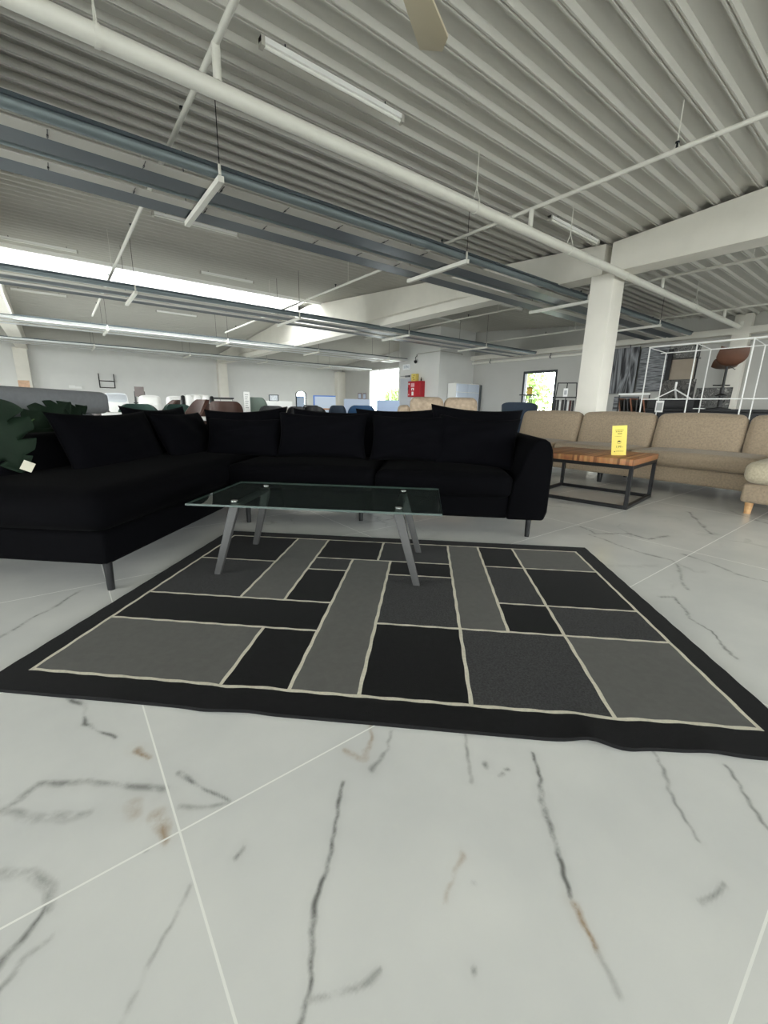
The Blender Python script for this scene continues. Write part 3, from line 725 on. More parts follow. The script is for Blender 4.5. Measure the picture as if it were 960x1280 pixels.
# ------------------------------------------------------------------ loose cushions
def cushion(w, h, u, v, z, yaw, lean, label, seed, t=.2, roll=0.):
    me = pillow_mesh('throw_cushion', w, h, t, M_PILLOW, seed)
    o = bpy.data.objects.new('throw_cushion', me); C.objects.link(o)
    rot = Matrix.Rotation(GA+R(yaw), 4, 'Z') @ Matrix.Rotation(R(-lean), 4, 'X') @ Matrix.Rotation(R(roll), 4, 'Y')
    o.matrix_world = Matrix.Translation(G(u, v, z)) @ rot
    tag(o, label, 'cushion', 'black velvet cushions on the corner sofa')
cushion(.76,.43, -.20,.85,.672, 3, 14, 'black cushion in the sofa corner, rear one with its tip standing up', 1, .17, -3)
cushion(.70,.41, .56,.86,.675, -2, 12, 'black cushion hidden behind the broad middle one, only a corner peeking out', 2, .15, 2)
cushion(.74,.43, 1.16,.86,.69, 2, 13, 'black cushion behind the third front cushion from the left on the long side', 3, .15, -1)
cushion(.76,.46, 1.80,.83,.70, -3, 12, 'rear black cushion beside the right armrest, tallest with a raised left corner', 4, .17, 3)
cushion(.64,.33, -.12,.62,.64, 4, 20, 'low black cushion in the sofa corner, front one with a pale seam', 5, .17)
cushion(.76,.39, .55,.62,.675, 0, 18, 'broad black cushion in the middle of the sofa, left of its centre seam', 6, .19)
cushion(.64,.38, 1.27,.61,.665, -2, 18, 'front black cushion standing over the seam between the two seat cushions', 7, .19)
cushion(.64,.42, 1.80,.58,.655, -4, 20, 'front black cushion leaning against the right armrest', 8, .2, 3)
cushion(.92,.45, -.70,-.12,.635, 92, 20, 'largest black cushion on the chaise, nearest the viewer', 9, .2)
cushion(.80,.45, -.80,.56,.665, 88, 14, 'rear black cushion at the back of the chaise with a raised pointed corner', 10, .16)
cushion(.80,.42, -.58,.56,.64, 94, 24, 'front black cushion on the chaise beside the sofa corner, pale seam on top', 11, .18)

# ------------------------------------------------------------------ glass coffee table
tb = thing('coffee_table', 'glass topped coffee table with splayed grey metal legs on the rug', 'table', G(.85,-.53), GA)
ZG = .415
gt = rbox(-.645,.645,-.325,.335,ZG-.010,ZG).build('glass_top', [M_TABLEG, M_GEDGE], tb, smooth=False)
for p_ in gt.data.polygons: p_.material_index = 0 if abs(p_.normal.z) > .5 else 1
M_LEG = mat('brushed_steel_grey', (66,66,66), .55, .2, var=.06, scale=20, stretch=(1,1,8))
for sx in (-1, 1):
    mb = MB(); mb.box(sx*.43-.02, sx*.43+.02, -.24, .225, ZG-.034, ZG-.012); mb.build('support_bar', M_LEG, tb, bevel=.003, seg=2)
    for sy, y in ((-1, -.23), (1, .215)):
        yf = -.262 if sy < 0 else .25
        mb = MB(); t0 = Vector((sx*.43, y, ZG-.03)); f0 = Vector((sx*.535, yf, 0.016))
        w, d = .024, .016
        vs = [t0+Vector(q) for q in ((-w,-d,0),(w,-d,0),(w,d,0),(-w,d,0))]+[f0+Vector(q) for q in ((-w*.72,-d*.8,0),(w*.72,-d*.8,0),(w*.72,d*.8,0),(-w*.72,d*.8,0))]
        mb.add(vs, [(0,1,2,3),(7,6,5,4),(0,4,5,1),(1,5,6,2),(2,6,7,3),(3,7,4,0)])
        mb.build('leg', M_LEG, tb, bevel=.003, seg=2)
        mb = MB(); mb.lathe([(.02,ZG-.012),(.02,ZG-.0105)], 20, (sx*.43, y, 0)); mb.lathe([(.019,ZG+.0005),(.019,ZG+.003),(.012,ZG+.006),(.003,ZG+.0065)], 20, (sx*.43, y, 0))
        mb.build('glass_fitting', mat('chrome', (190,190,190), .18, 1.), tb)

# ------------------------------------------------------------------ beige sofa
bs = thing('sectional_sofa', 'long beige chenille sofa with a chaise at right, in front of the column', 'sofa', (5.55, 0, 0))
mb = MB(); mb.box(0, .95, .98, 4.3, .125, .30); mb.box(-.68, .95, .05, .975, .125, .30)
mb.build('base', M_BEIGE, bs, bevel=.03, seg=3)
for y0, y1 in ((3.28,4.3),(2.27,3.26),(1.0,2.25)):
    soft('seat_cushion', M_BEIGE, bs, -.03, .75, y0+.005, y1-.005, .305, .47, r=.05, puff=.022)
soft('seat_cushion', M_BEIGE2, bs, -.72, .75, .04, .985, .30, .50, r=.08, puff=.03)
for y0, y1 in ((3.285,4.3),(2.275,3.265),(1.33,2.255),(.36,1.31)):
    soft('back_cushion', M_BEIGE, bs, -.09, .09, y0+.006, y1-.006, -.26, .26, r=.07, puff=.025, loc=(.72, 0, .635), rot=(0, R(14), 0))
mb = MB(); mb.prism([(.78,.125),(.97,.125),(1.02,.78),(.88,.80)], .05, 4.3, 'y'); mb.build('backrest', M_BEIGE, bs, bevel=.03, seg=3)
for x, y in ((-.50,.93),(-.50,.12),(.85,.12),(.85,4.2),(.08,4.2),(.08,2.6),(.85,2.6)):
    mb = MB(); mb.tube([(0,0,.135),(.0,0,0)], .036, 16, .026); mb.build('leg', M_OAK if y < 1 else M_BLACK, bs, loc=(x, y, 0))
# ------------------------------------------------------------------ wood block table with black frame
ta = R(8)
wt = thing('side_table', 'square table with striped wooden block top on a black cube frame', 'table', (4.2, 1.66, 0), ta)
D_, W_ = .87, .96
def strip_wood():
    m, nt, b, N, L = _nt('striped_block_wood')
    tc = N.new('ShaderNodeTexCoord'); mp = N.new('ShaderNodeMapping'); mp.inputs['Scale'].default_value = (.4, 38, .4)
    L.new(tc.outputs['Object'], mp.inputs['Vector'])
    v = N.new('ShaderNodeTexVoronoi'); v.voronoi_dimensions = '1D'; v.feature = 'F1'
    sp = N.new('ShaderNodeSeparateXYZ'); L.new(mp.outputs['Vector'], sp.inputs[0]); L.new(sp.outputs['Y'], v.inputs['W']); v.inputs['Scale'].default_value = 1.
    r = N.new('ShaderNodeValToRGB')
    r.color_ramp.elements[0].color = lin((128,82,46))+(1,); r.color_ramp.elements[1].color = lin((206,150,98))+(1,)
    e = r.color_ramp.elements.new(.5); e.color = lin((180,122,74))+(1,)
    sc = N.new('ShaderNodeSeparateColor'); L.new(v.outputs['Color'], sc.inputs[0]); L.new(sc.outputs[0], r.inputs['Fac'])
    n = N.new('ShaderNodeTexNoise'); n.inputs['Scale'].default_value = 30; n.inputs['Detail'].default_value = 5; L.new(tc.outputs['Object'], n.inputs['Vector'])
    mx = N.new('ShaderNodeMix'); mx.data_type = 'RGBA'; mx.blend_type = 'MULTIPLY'; mx.inputs['Factor'].default_value = .5
    L.new(r.outputs['Color'], mx.inputs[6]); L.new(n.outputs['Color'], mx.inputs[7]); L.new(mx.outputs[2], b.inputs['Base Color'])
    b.inputs['Roughness'].default_value = .55
    return m
mb = MB(); mb.box(-.02, D_+.02, -.02, W_+.02, .42, .478)
mb.build('table_top', strip_wood(), wt, bevel=.004, seg=2)
mb = MB(); s = .017
mb2 = MB()
for x in (0, D_):
    for y in (0, W_): 
        MB().box(x-s, x+s, y-s, y+s, 0, .42).build('leg', M_BLACK, wt, bevel=.002, seg=1)
for z, nm in ((.403, 'top_rail'), (.017, 'bottom_rail')):
    for x in (0, D_): MB().box(x-s, x+s, s, W_-s, z-s, z+s).build(nm, M_BLACK, wt, bevel=.002, seg=1)
    for y in (0, W_): MB().box(s, D_-s, y-s, y+s, z-s, z+s).build(nm, M_BLACK, wt, bevel=.002, seg=1)
# ------------------------------------------------------------------ yellow price stand on the wooden table
ps = thing('price_stand', 'tilted yellow paper price stand on the striped wooden table', 'price sign', (4.47, 1.91, .479), R(-66))
M_YEL = mat('yellow_card', (240,220,110), .6); M_INK = mat('sign_ink', (92,74,18), .7); M_INKD = mat('sign_black_ink', (40,34,14), .7)
PW, PH, PT = .132, .30, R(-10)
RX = Matrix.Rotation(R(-12), 4, 'X') @ Matrix.Rotation(R(-5), 4, 'Y')
def onsign(mb): mb.v = [tuple(RX @ Vector(v)) for v in mb.v]; return mb
mb = MB(); mb.box(-PW/2, PW/2, -.0015, .0015, 0, PH); cf = onsign(mb).build('card_front', M_YEL, ps, smooth=False)
mb = MB(); mb.box(-PW/2, PW/2, -.0015, .0015, 0, PH); mb.v = [tuple(Matrix.Translation((0,.128,0)) @ Matrix.Rotation(R(12), 4, 'X') @ Matrix.Rotation(R(-5), 4, 'Y') @ Vector(v)) for v in mb.v]; mb.build('card_back', M_YEL, ps, smooth=False)
def text_on(s, size, x, z, m, name):
    cu = bpy.data.curves.new(name, 'FONT'); cu.body = s; cu.size = size; cu.align_x = 'CENTER'; cu.extrude = .0003
    to = bpy.data.objects.new(name+'_curve', cu); C.objects.link(to)
    bpy.context.view_layer.update()
    me = bpy.data.meshes.new_from_object(to.evaluated_get(bpy.context.evaluated_depsgraph_get()))
    bpy.data.objects.remove(to); bpy.data.curves.remove(cu)
    me.materials.clear(); me.materials.append(m)
    me.transform(Matrix.Translation((x, -.0022, z)) @ Matrix.Rotation(R(90), 4, 'X')); me.transform(RX)
    o = bpy.data.objects.new(name, me); C.objects.link(o); o.parent = cf
    return o
mb = MB()   # illegible small print: three short rows, a dotted row and a footer
def row(x0, x1, z, h, gap=.004, seed=0):
    z = z*1.13
    r = random.Random(seed); x = x0
    while x < x1:
        w = r.uniform(.004, .011); mb.box(x, min(x+w, x1), -.0024, -.0017, z, z+h*r.uniform(.7, 1)); x += w+gap*.5
row(-.038,.034,.222,.006,seed=1); row(-.034,.028,.208,.006,seed=2); row(-.016,.022,.190,.009,seed=3)
row(-.040,.020,.169,.003,seed=4); row(-.026,.042,.035,.004,seed=5)
onsign(mb).build('small_print', M_INK, cf, smooth=False)
mb = MB(); mb.prism([(-.02,.141),(0,.149),(.02,.141),(0,.133)], -.0024, -.0017, 'y')
for i in range(8):
    a0, a1 = R(205+16*i), R(205+16*(i+1)); r0, r1 = .019, .0215
    mb.prism([(r0*math.cos(a0), .138+r0*math.sin(a0)), (r1*math.cos(a0), .138+r1*math.sin(a0)), (r1*math.cos(a1), .138+r1*math.sin(a1)), (r0*math.cos(a1), .138+r0*math.sin(a1))], -.0024, -.0017, 'y')
onsign(mb).build('emblem', M_INKD, cf, smooth=False)
text_on('1.99.-', .029, .004, .077, M_INK, 'price_text')
mb = MB(); mb.lathe([(.0,0),(.0055,0),(.0055,.0007),(.0,.0007)], 14); mb.v = [(x-.036, -.0017-z, y+.038) for x, y, z in mb.v]; onsign(mb).build('dot', M_INK, cf, smooth=False)

# ------------------------------------------------------------------ grey high-backed sofa behind the chaise
gs = thing('high_back_sofa', 'grey fabric high backed sofa behind the black chaise', 'sofa', GO, GA)
soft('headrest', M_GREYF, gs, -1.99, -1.71, -1.8, 1.17, .80, 1.0, r=.05, puff=.015)
soft('back_cushion', M_GREYF, gs, -1.97, -1.74, -1.8, -.04, .30, .80, r=.05, puff=.01)
soft('back_cushion', M_GREYF, gs, -1.97, -1.74, -.03, 1.02, .30, .80, r=.05, puff=.01)
mb = MB(); mb.box(-2.68, -1.74, -1.8, 1.0, .12, .34); mb.build('base', M_GREYF, gs, bevel=.03)
soft('seat_cushion', M_GREYF, gs, -2.70, -1.95, -1.78, -.02, .33, .48, r=.05, puff=.02)
soft('seat_cushion', M_GREYF, gs, -2.70, -1.95, -.01, .98, .33, .48, r=.05, puff=.02)
for u, v in ((-2.6,-1.7),(-2.6,.9),(-1.82,-1.7),(-1.82,.9)): MB().tube([(u,v,.13),(u,v,0)], .022, 12, .018).build('leg', M_BLACK, gs)

# ------------------------------------------------------------------ monstera plant between the two sofas
M_LEAF = mat('monstera_leaf', (12,28,16), .75, var=.18, scale=9, spec=.2)
M_STEM = mat('monstera_stem', (70,96,52), .5)
pl = thing('potted_plant', 'dark green large leaved plant at the left edge behind the chaise', 'plant', G(-1.36,-.55), GA)
mb = MB(); mb.lathe([(.10,0),(.13,.02),(.15,.34),(.155,.36),(.138,.36),(.13,.3),(.01,.29)], 28); mb.build('pot', mat('pot_grey', (74,74,76), .6), pl)
def leaf(base, tip, width, nrm, droop=.06, seed=0, tagged=False):
    """split heart-shaped leaf from base to tip, drooping along its length"""
    base, tip, nrm = Vector(base), Vector(tip), Vector(nrm).normalized()
    d = tip-base; Ln = d.length; d.normalize(); s = d.cross(nrm).normalized(); nrm = s.cross(d).normalized()
    mb = MB(); nl, nw = 48, 8; rnd = random.Random(seed)
    vs = []; 
    for i in range(nl+1):
        t = i/nl
        half = width/2*(math.sin(PI*min(1, t**.62))**.75)*(1 if t < .98 else .3)
        notch = 1 - .5*max(0, math.cos(2*PI*4*t))**6*(.2 < t < .9)
        for j in range(-nw, nw+1):
            k = j/nw
            x = half*k*(notch if abs(k) > .45 else 1)
            back = -.16*Ln*(abs(k)**1.5)*(1-t)**2*1.2 if t < .5 else 0
            z = -droop*t**3 - .25*half*abs(k)**1.6 + .006*math.sin(9*t+4*k)
            vs.append(base + d*(Ln*t+back) + s*x + nrm*z)
    w = 2*nw+1
    mb.add(vs, [(i*w+j, i*w+j+1, (i+1)*w+j+1, (i+1)*w+j) for i in range(nl) for j in range(w-1)])
    # stalk
    o = mb.build('leaf', M_LEAF, pl, solid=.002, ang=70)
    st = MB(); st.tube([(0,0,.30),(base.x*.4, base.y*.4, (base.z+.3)*.62), (base.x, base.y, base.z)], .008, 8, .005); st.build('stem', M_STEM, pl)
    return o
# local axes: +u to the right along the sofa, -v towards the viewer
leaf((.50,-.25,.845), (.60,-.215,.525), .30, (.55,-.75,.25), .03, 1)
leaf((.30,-.32,.80), (.50,-.50,.62), .24, (.4,-.7,.5), .05, 6)
leaf((.04,.30,.70), (.14,.56,.73), .22, (.4,-.5,.7), .03, 2)
leaf((.05,.46,.78), (.13,.70,.90), .24, (.6,-.5,.5), .0, 3)
leaf((.04,.64,.78), (.12,.86,.875), .20, (.6,-.5,.5), .0, 4)
mb = MB(); A = G(0,0)
mb.box(-.026,.026,-.002,.002,-.03,.022); mb.build('price_tag', mat('tag_paper', (188,184,168), .7), pl, loc=(.625,-.20,.563), rot=(R(-14), R(28), R(35)))
# ================================================================== furniture further back in the showroom
def face(loc): return math.atan2(-loc[1], -loc[0]) - PI/2     # local +Y... turned so that the front (-Y local) looks at the viewer
def looks_at_viewer(x, y): return math.atan2(-x, y) if False else math.atan2(y, x) - PI/2
def tub_chair(x, y, h, w, m, label, turn=0., legm=M_BLACK, name='tub_chair', cat='chair', group=None, wing=110, foot=.4):
    """chair with a wrap-round shell back; front is local -Y"""
    t = thing(name, label, cat, (x, y, 0), looks_at_viewer(x, y)+R(turn), group)
    seat = .44; mb = MB(); rr = w/2
    def fn(a, b):
        ang = R(90)+R(wing)*(a*2-1); k = abs(a*2-1)
        top = h-(h-.62)*max(0, (k-.35)/.65)**1.5*foot*2
        z = .30+(top-.30)*b; q = rr*(.80+.20*b**.6)
        return (q*math.cos(ang), q*.95*math.sin(ang)+.05*b, z)
    mb.grid(fn, 28, 10); mb.build('shell_back', m, t, solid=-.045, ang=60)
    soft('seat', m, t, -rr*.78, rr*.78, -rr*.95, rr*.7, .32, seat, r=.05, puff=.02, n=9)
    for sx in (-1, 1):
        for sy in (-1, 1): MB().tube([(sx*rr*.55, sy*rr*.55, .32), (sx*rr*.8, sy*rr*.8, 0)], .016, 10, .011).build('leg', legm, t)
    return t
def recliner(x, y, h, w, m, label, turn=0., rim=None, pads=False, group=None):
    t = thing('recliner', label, 'armchair', (x, y, 0), looks_at_viewer(x, y)+R(turn), group)
    soft('seat', m, t, -w*.36, w*.36, -.36, .28, .30, .47, r=.06, puff=.02, n=9)
    soft('backrest', m, t, -w*.38, w*.38, -.07, .07, 0, h-.42, r=.07, puff=.03, n=10, loc=(0, .27, .42), rot=(R(-12), 0, 0))
    soft('headrest', rim or m, t, -w*.34, w*.34, -.05, .05, -.1, .1, r=.05, puff=.02, n=8, loc=(0, .28+.05, h-.12), rot=(R(-12), 0, 0))
    if pads:
        for i in (-1, 0, 1): soft('shoulder_pad', m, t, -w*.12, w*.12, -.05, .05, -.19, .19, r=.05, puff=.02, n=8, loc=(i*w*.27, .24, h-.2), rot=(R(-12), 0, 0))
        for sx in (-1, 1): soft('side_wing', M_BLACK, t, -.04, .04, -.12, .1, -.3, .26, r=.04, puff=.01, n=8, loc=(sx*w*.45, .28, h-.3), rot=(R(-12), 0, 0))
    for sx in (-1, 1): soft('armrest', m, t, sx*w*.43-.06, sx*w*.43+.06, -.34, .26, .28, .62, r=.05, puff=.01, n=8)
    mb = MB(); mb.lathe([(.27, 0), (.27, .025), (.05, .05), (.04, .31)], 24); mb.build('swivel_base', M_DARK, t)
    return t
recliner(1.28, 12.3, 1.15, .66, M_WHITEL, 'white leather recliner with a black rimmed headrest, right of the grey sofa', 10, rim=mat('pearl_headrest', (196,200,206), .4))
recliner(1.63, 10.50, 1.09, .56, M_WHITEL, 'white leather armchair below the dark easel, second white one from left', -5)
recliner(2.29, 10.96, 1.095, .48, M_WHITEL, 'white leather armchair with rounded back, third white one from left', 5)
recliner(2.20, 8.75, 1.10, .58, M_WHITEL, 'white massage armchair with three shoulder pads and black sides', 0, pads=True)
recliner(2.02, 11.9, 1.07, .42, mat('cool_white_leather', (214,220,230), .4), 'small bluish white armchair squeezed between two white armchairs', 20)
tub_chair(.66, 7.32, .95, .42, M_DBROWN, 'dark brown leather shell chair beside the end of the grey sofa', 95, name='shell_chair')
tub_chair(1.50, 8.4, .977, .46, M_BROWNL, 'brown leather shell chair seen edge on below the dark easel', -80, name='shell_chair')
tub_chair(1.42, 6.12, .97, .36, M_BROWNL, 'brown quilted leather chair with tall curved back in the gap of the sofa corner', -62, name='shell_chair')
tub_chair(2.14, 6.9, .96, .44, M_BROWNL, 'rounded brown leather chair right of the sofa corner, back towards viewer', 180, name='shell_chair')
tub_chair(.94, 6.85, .895, .44, M_GREENV, 'dark green velvet armchair behind the chaise, left one of two', 4, name='armchair', cat='armchair', wing=100)
tub_chair(1.56, 7.2, .90, .40, M_GREENV, 'dark green velvet armchair behind the chaise, right one of two', 15, name='armchair', cat='armchair', wing=100)
# low white table edges under the brown chairs
def low_table(x, y, w, d, h, m, label, legm=M_BLACK, ang=0, name='table', cat='table'):
    t = thing(name, label, cat, (x, y, 0), looks_at_viewer(x, y)+R(ang))
    rbox(-w/2, w/2, -d/2, d/2, h-.035, h).build('table_top', m, t, bevel=.006, seg=2)
    for sx in (-1, 1):
        for sy in (-1, 1): MB().tube([(sx*(w/2-.06), sy*(d/2-.06), h-.035), (sx*(w/2-.04), sy*(d/2-.04), 0)], .02, 10, .014).build('leg', legm, t)
    return t
low_table(1.42, 5.25, .5, .5, .76, M_WHITE, 'white topped table behind the corner of the black sofa')
low_table(.72, 6.1, .55, .5, .79, M_WHITE, 'white topped table behind the largest chaise cushion')
low_table(4.75, 8.63, .95, .7, .872, wood_mat('tan_wood', (206,158,118), (182,132,94)), 'tan wooden bar table behind the black sofa', name='bar_table')
# dark cabinet like mirror frame and easel
t = thing('easel', 'dark narrow display easel with a small board against the far wall', 'easel', (2.34, 16.6, 0), looks_at_viewer(2.34, 16.6))
for sx in (-1, 1): MB().bar((sx*.17, -.08, 0), (sx*.13, .02, 1.3), .05, .04).build('leg', M_BLACK, t)
MB().bar((0, .3, 0), (0, .04, 1.2), .04, .04).build('rear_leg', M_BLACK, t)
rbox(-.14, .14, -.03, 0, 1.12, 1.45).build('board', mat('easel_board', (84,76,74), .6), t); rbox(-.2, .2, -.08, .0, .9, .94).build('ledge', M_BLACK, t)
# wall hung ladder rail
t = thing('wall_ladder', 'dark ladder shaped metal rail hung on the far wall at left', 'rail', (1.95, 25.93, 0))
for x in (0, .64): MB().tube([(x, 0, 1.63), (x, 0, 2.32)], .022, 8).build('upright', M_BLACK, t)
for z in (1.65, 1.97): MB().tube([(0, 0, z), (.64, 0, z)], .02, 8).build('rung', M_DBROWN, t)
for x in (0, .64): MB().tube([(x, 0, 1.7), (x, .07, 1.7)], .015, 8).build('wall_fixing', M_BLACK, t)
t = thing('wall_poster', 'small tan poster low on the leftmost pilaster', 'poster', (-.95, 25.53, 1.66)); rbox(-.2, .2, 0, .02, -.18, .16).build('poster_sheet', mat('poster_tan', (214,178,150), .7, var=.15, scale=9), t)
t = thing('wall_box', 'small white wall box above the end of the grey sofa', 'box', (.95, 25.92, 1.6)); rbox(-.26, .26, -.06, .07, -.06, .06).build('box_body', M_WHITE, t, bevel=.01); rbox(-.26, -.02, -.07, -.06, -.03, .1).build('box_flap', M_WHITE, t)
# grey high chairs / screens
t = thing('display_cabinet', 'dark grey cabinet with a pale top behind the rounded brown chair', 'cabinet', (3.5, 11.65, 0), looks_at_viewer(3.5, 11.65))
rbox(-.30, .30, -.2, .2, .08, 1.06).build('body', mat('cabinet_grey', (92,92,94), .6), t, bevel=.01); rbox(-.31, .33, -.22, .22, 1.06, 1.09).build('cabinet_top', M_BLACK, t)
rbox(-.29, -.005, -.215, -.2, .1, 1.04).build('door', mat('cabinet_pale', (208,206,202), .6), t); rbox(.005, .29, -.215, -.2, .1, 1.04).build('door', mat('cabinet_pale', (208,206,202), .6), t)
for sx in (-1, 1): rbox(sx*.25-.03, sx*.25+.03, -.15, .15, 0, .08).build('foot', M_BLACK, t)
t = thing('price_totem', 'narrow white price totem standing left of a grey chair', 'sign', (3.34, 9.25, 0), looks_at_viewer(3.34, 9.25)+R(8))
rbox(-.062, .062, -.01, .01, .02, 1.19).build('totem_panel', M_WHITE, t, bevel=.002, seg=1); rbox(-.12, .12, -.12, .12, 0, .02).build('foot_plate', M_WHITE, t)
for i in range(7): MB().box(-.04, .03-.01*(i % 3), -.0115, -.01, 1.12-.045*i, 1.135-.045*i).build('print_row', mat('print_grey', (170,170,170), .7), t, smooth=False)
tub_chair(3.72, 9.57, 1.09, .38, mat('sage_fabric', (118,132,124), .8), 'sage grey upholstered chair right of the white price totem', 15, name='dining_chair')
M_CREAM = mat('cream_fabric', (222,214,204), .85, bump=.1, bscale=80)
def small_sofa(x, y, w, h, m, label, turn=0, legm=M_BLACK):
    t = thing('sofa', label, 'sofa', (x, y, 0), looks_at_viewer(x, y)+R(turn))
    soft('base', m, t, -w/2, w/2, -.4, .38, .12, .34, r=.04, puff=.0, n=8)
    for i in (0, 1):
        soft('seat_cushion', m, t, -w/2+.1+i*(w/2-.1), -.0+i*(w/2-.1), -.42, .2, .33, .46, r=.05, puff=.02, n=8)
        soft('back_cushion', m, t, -w/2+.05+i*(w/2-.05), -.003+i*(w/2-.05), .16, .36, .33, h, r=.06, puff=.02, n=9)
    for sx in (-1, 1): soft('armrest', m, t, sx*(w/2-.06)-.07, sx*(w/2-.06)+.07, -.4, .36, .2, .62, r=.05, puff=.01, n=8)
    for sx in (-1, 1):
        for sy in (-1, 1): MB().tube([(sx*(w/2-.1), sy*.3, .13), (sx*(w/2-.1), sy*.3, 0)], .02, 8).build('leg', legm, t)
    return t
small_sofa(3.66, 8.45, .56, .885, M_CREAM, 'cream sofa behind the black sofa, right of the price totem')
small_sofa(4.77, 10.2, .58, .883, mat('pale_linen', (212,208,204), .85), 'pale linen sofa left of the tan bar table')
tub_chair(2.95, 7.0, .905, .36, mat('patterned_black', (58,58,60), .8, var=.5, scale=70), 'black and white patterned chair behind the black sofa', 0, name='dining_chair')
tub_chair(3.32, 6.8, .90, .26, M_BLACK, 'slim black chair right of the patterned one', 0, name='dining_chair')
tub_chair(3.78, 7.0, .905, .38, M_BLACK, 'black chair standing before the leaning mirror', 12, name='dining_chair')
# leaning mirror, small frames on the far wall
t = thing('standing_mirror', 'tall arched mirror with a dark frame leaning behind the seats', 'mirror', (5.95, 11.9, 0), looks_at_viewer(5.95, 11.9)+R(25))
def arch(w, h, n=12): return [(-w/2, 0), (w/2, 0), (w/2, h-w*.28)]+[(w/2*math.cos(PI*i/n), h-w*.28+w*.28*math.sin(PI*i/n)) for i in range(1, n)]+[(-w/2, h-w*.28)]
mb = MB(); mb.prism(arch(.34, 1.36), -.03, .0, 'y'); mb.build('mirror_frame', M_DARK, t); mb = MB(); mb.prism([(x*.86, .03+z*.965) for x, z in arch(.34, 1.36)], -.034, -.03, 'y'); mb.build('mirror_glass', mat('mirror_silver', (226,230,232), .04, 1.), t)
MB().bar((0, .25, 0), (0, .0, .9), .04, .03).build('rear_leg', M_DARK, t)
t = thing('framed_photo', 'small dark picture frame on a white shelf by the far wall', 'picture', (5.9, 13.8, 0), looks_at_viewer(5.9, 13.8))
fr = MB(); fr.box(-.16, -.13, -.02, 0, 1.06, 1.27); fr.box(.13, .16, -.02, 0, 1.06, 1.27); fr.box(-.16, .16, -.02, 0, 1.06, 1.08); fr.box(-.16, .16, -.02, 0, 1.25, 1.27); fr.build('frame', M_DARK, t, smooth=False)
rbox(-.13, .13, -.006, -.002, 1.08, 1.25).build('picture', mat('picture_pale', (206,210,216), .6, var=.2, scale=20), t)
t = thing('wall_shelf', 'white sideboard standing below the small picture frame', 'sideboard', (5.9, 13.8, 0), looks_at_viewer(5.9, 13.8))
rbox(-.6, .6, -.25, .2, .1, 1.06).build('body', M_WHITE, t, bevel=.008); rbox(-.59, -.005, -.265, -.25, .12, 1.04).build('door', M_WHITE, t); rbox(.005, .59, -.265, -.25, .12, 1.04).build('door', M_WHITE, t)
for sx in (-1, 1): rbox(sx*.5-.03, sx*.5+.03, -.2, .15, 0, .1).build('foot', M_BLACK, t)
# blue edged boards
M_BLUE = mat('blue_edge', (70,120,200), .5); M_BOARD = mat('board_pale', (196,208,226), .5); M_PBLUE = mat('pale_blue', (186,206,240), .45)
def board(x, y, w, h, m, label, turn=0, edge=None):
    t = thing('partition_board', label, 'partition', (x, y, 0), looks_at_viewer(x, y)+R(turn))
    rbox(-w/2, w/2, 0, .05, .05, h).build('panel', m, t)
    if edge: 
        e = MB(); e.box(-w/2-.04, -w/2, -.01, .06, .05, h+.03); e.box(-w/2, w/2, -.01, .06, h, h+.03); e.build('edging', edge, t, smooth=False)
    for sx in (-1, 1): rbox(sx*w*.4-.03, sx*w*.4+.03, -.2, .25, 0, .05).build('foot', M_DARK, t)
board(6.22, 10.9, .60, 1.19, M_BOARD, 'pale partition board with a blue edge at centre back', 0, M_BLUE)
board(7.65, 11.4, .82, 1.16, mat('board_grey', (186,198,220), .5), 'grey blue partition board right of the blue edged one')
board(8.60, 11.0, .74, 1.15, M_PBLUE, 'light blue partition board in front of the bright exit')
tub_chair(4.35, 7.15, .935, .26, M_NAVY, 'narrow navy chair right of the tan bar table', 0, name='dining_chair')
tub_chair(4.78, 6.95, .945, .46, mat('petrol_blue', (38,78,118), .7), 'petrol blue armchair behind the black sofa', 0, name='armchair', cat='armchair')
tub_chair(4.12, 7.8, .93, .30, M_BLACK, 'black chair pushed to the left end of the tan bar table', 180, name='dining_chair')
for i, (yy, zz) in enumerate(((21.0+2.2, 1.62), (21.0+2.75, 1.64))):
    t = thing('framed_photo', ('left' if i else 'right')+' one of two small brown frames on wall left of the bright exit', 'picture', (XR-.02, yy, zz))
    fr = MB(); w = .2
    fr.box(-.02, 0, -w, -w+.05, -.2, .2); fr.box(-.02, 0, w-.05, w, -.2, .2); fr.box(-.02, 0, -w, w, -.2, -.15); fr.box(-.02, 0, -w, w, .15, .2); fr.build('frame', mat('frame_mauve', (140,116,126), .6), t, smooth=False)
    rbox(-.012, -.004, -w+.05, w-.05, -.15, .15).build('picture', M_BOARD, t)
# beige high backs behind the black sofa
def high_lounge():
    t = thing('lounge_sofa', 'mottled beige two seat sofa with two high rounded backs below the red cabinet', 'sofa', (4.88, 4.78, 0), R(-37))
    for i, (a, b) in enumerate(((-.545, -.02), (.0, .52))):
        soft('back_cushion', M_BEIGE3, t, a, b, .0, .2, .42, 1.085, r=.11, puff=.02, n=12)
        soft('seat_cushion', M_BEIGE3, t, a, b, .2, .8, .30, .46, r=.06, puff=.02, n=9)
    soft('armrest', M_BEIGE3, t, -.72, -.545, .05, .8, .2, .955, r=.07, puff=.01, n=9); soft('armrest', M_BEIGE3, t, .52, .66, .05, .8, .2, .62, r=.06, puff=.01, n=9)
    soft('base', M_BEIGE3, t, -.7, .64, .03, .8, .1, .31, r=.03, puff=0, n=8)
    for x in (-.62, .56):
        for y in (.1, .72): MB().tube([(x, y, .11), (x, y, 0)], .022, 8).build('leg', M_OAK, t)
high_lounge()
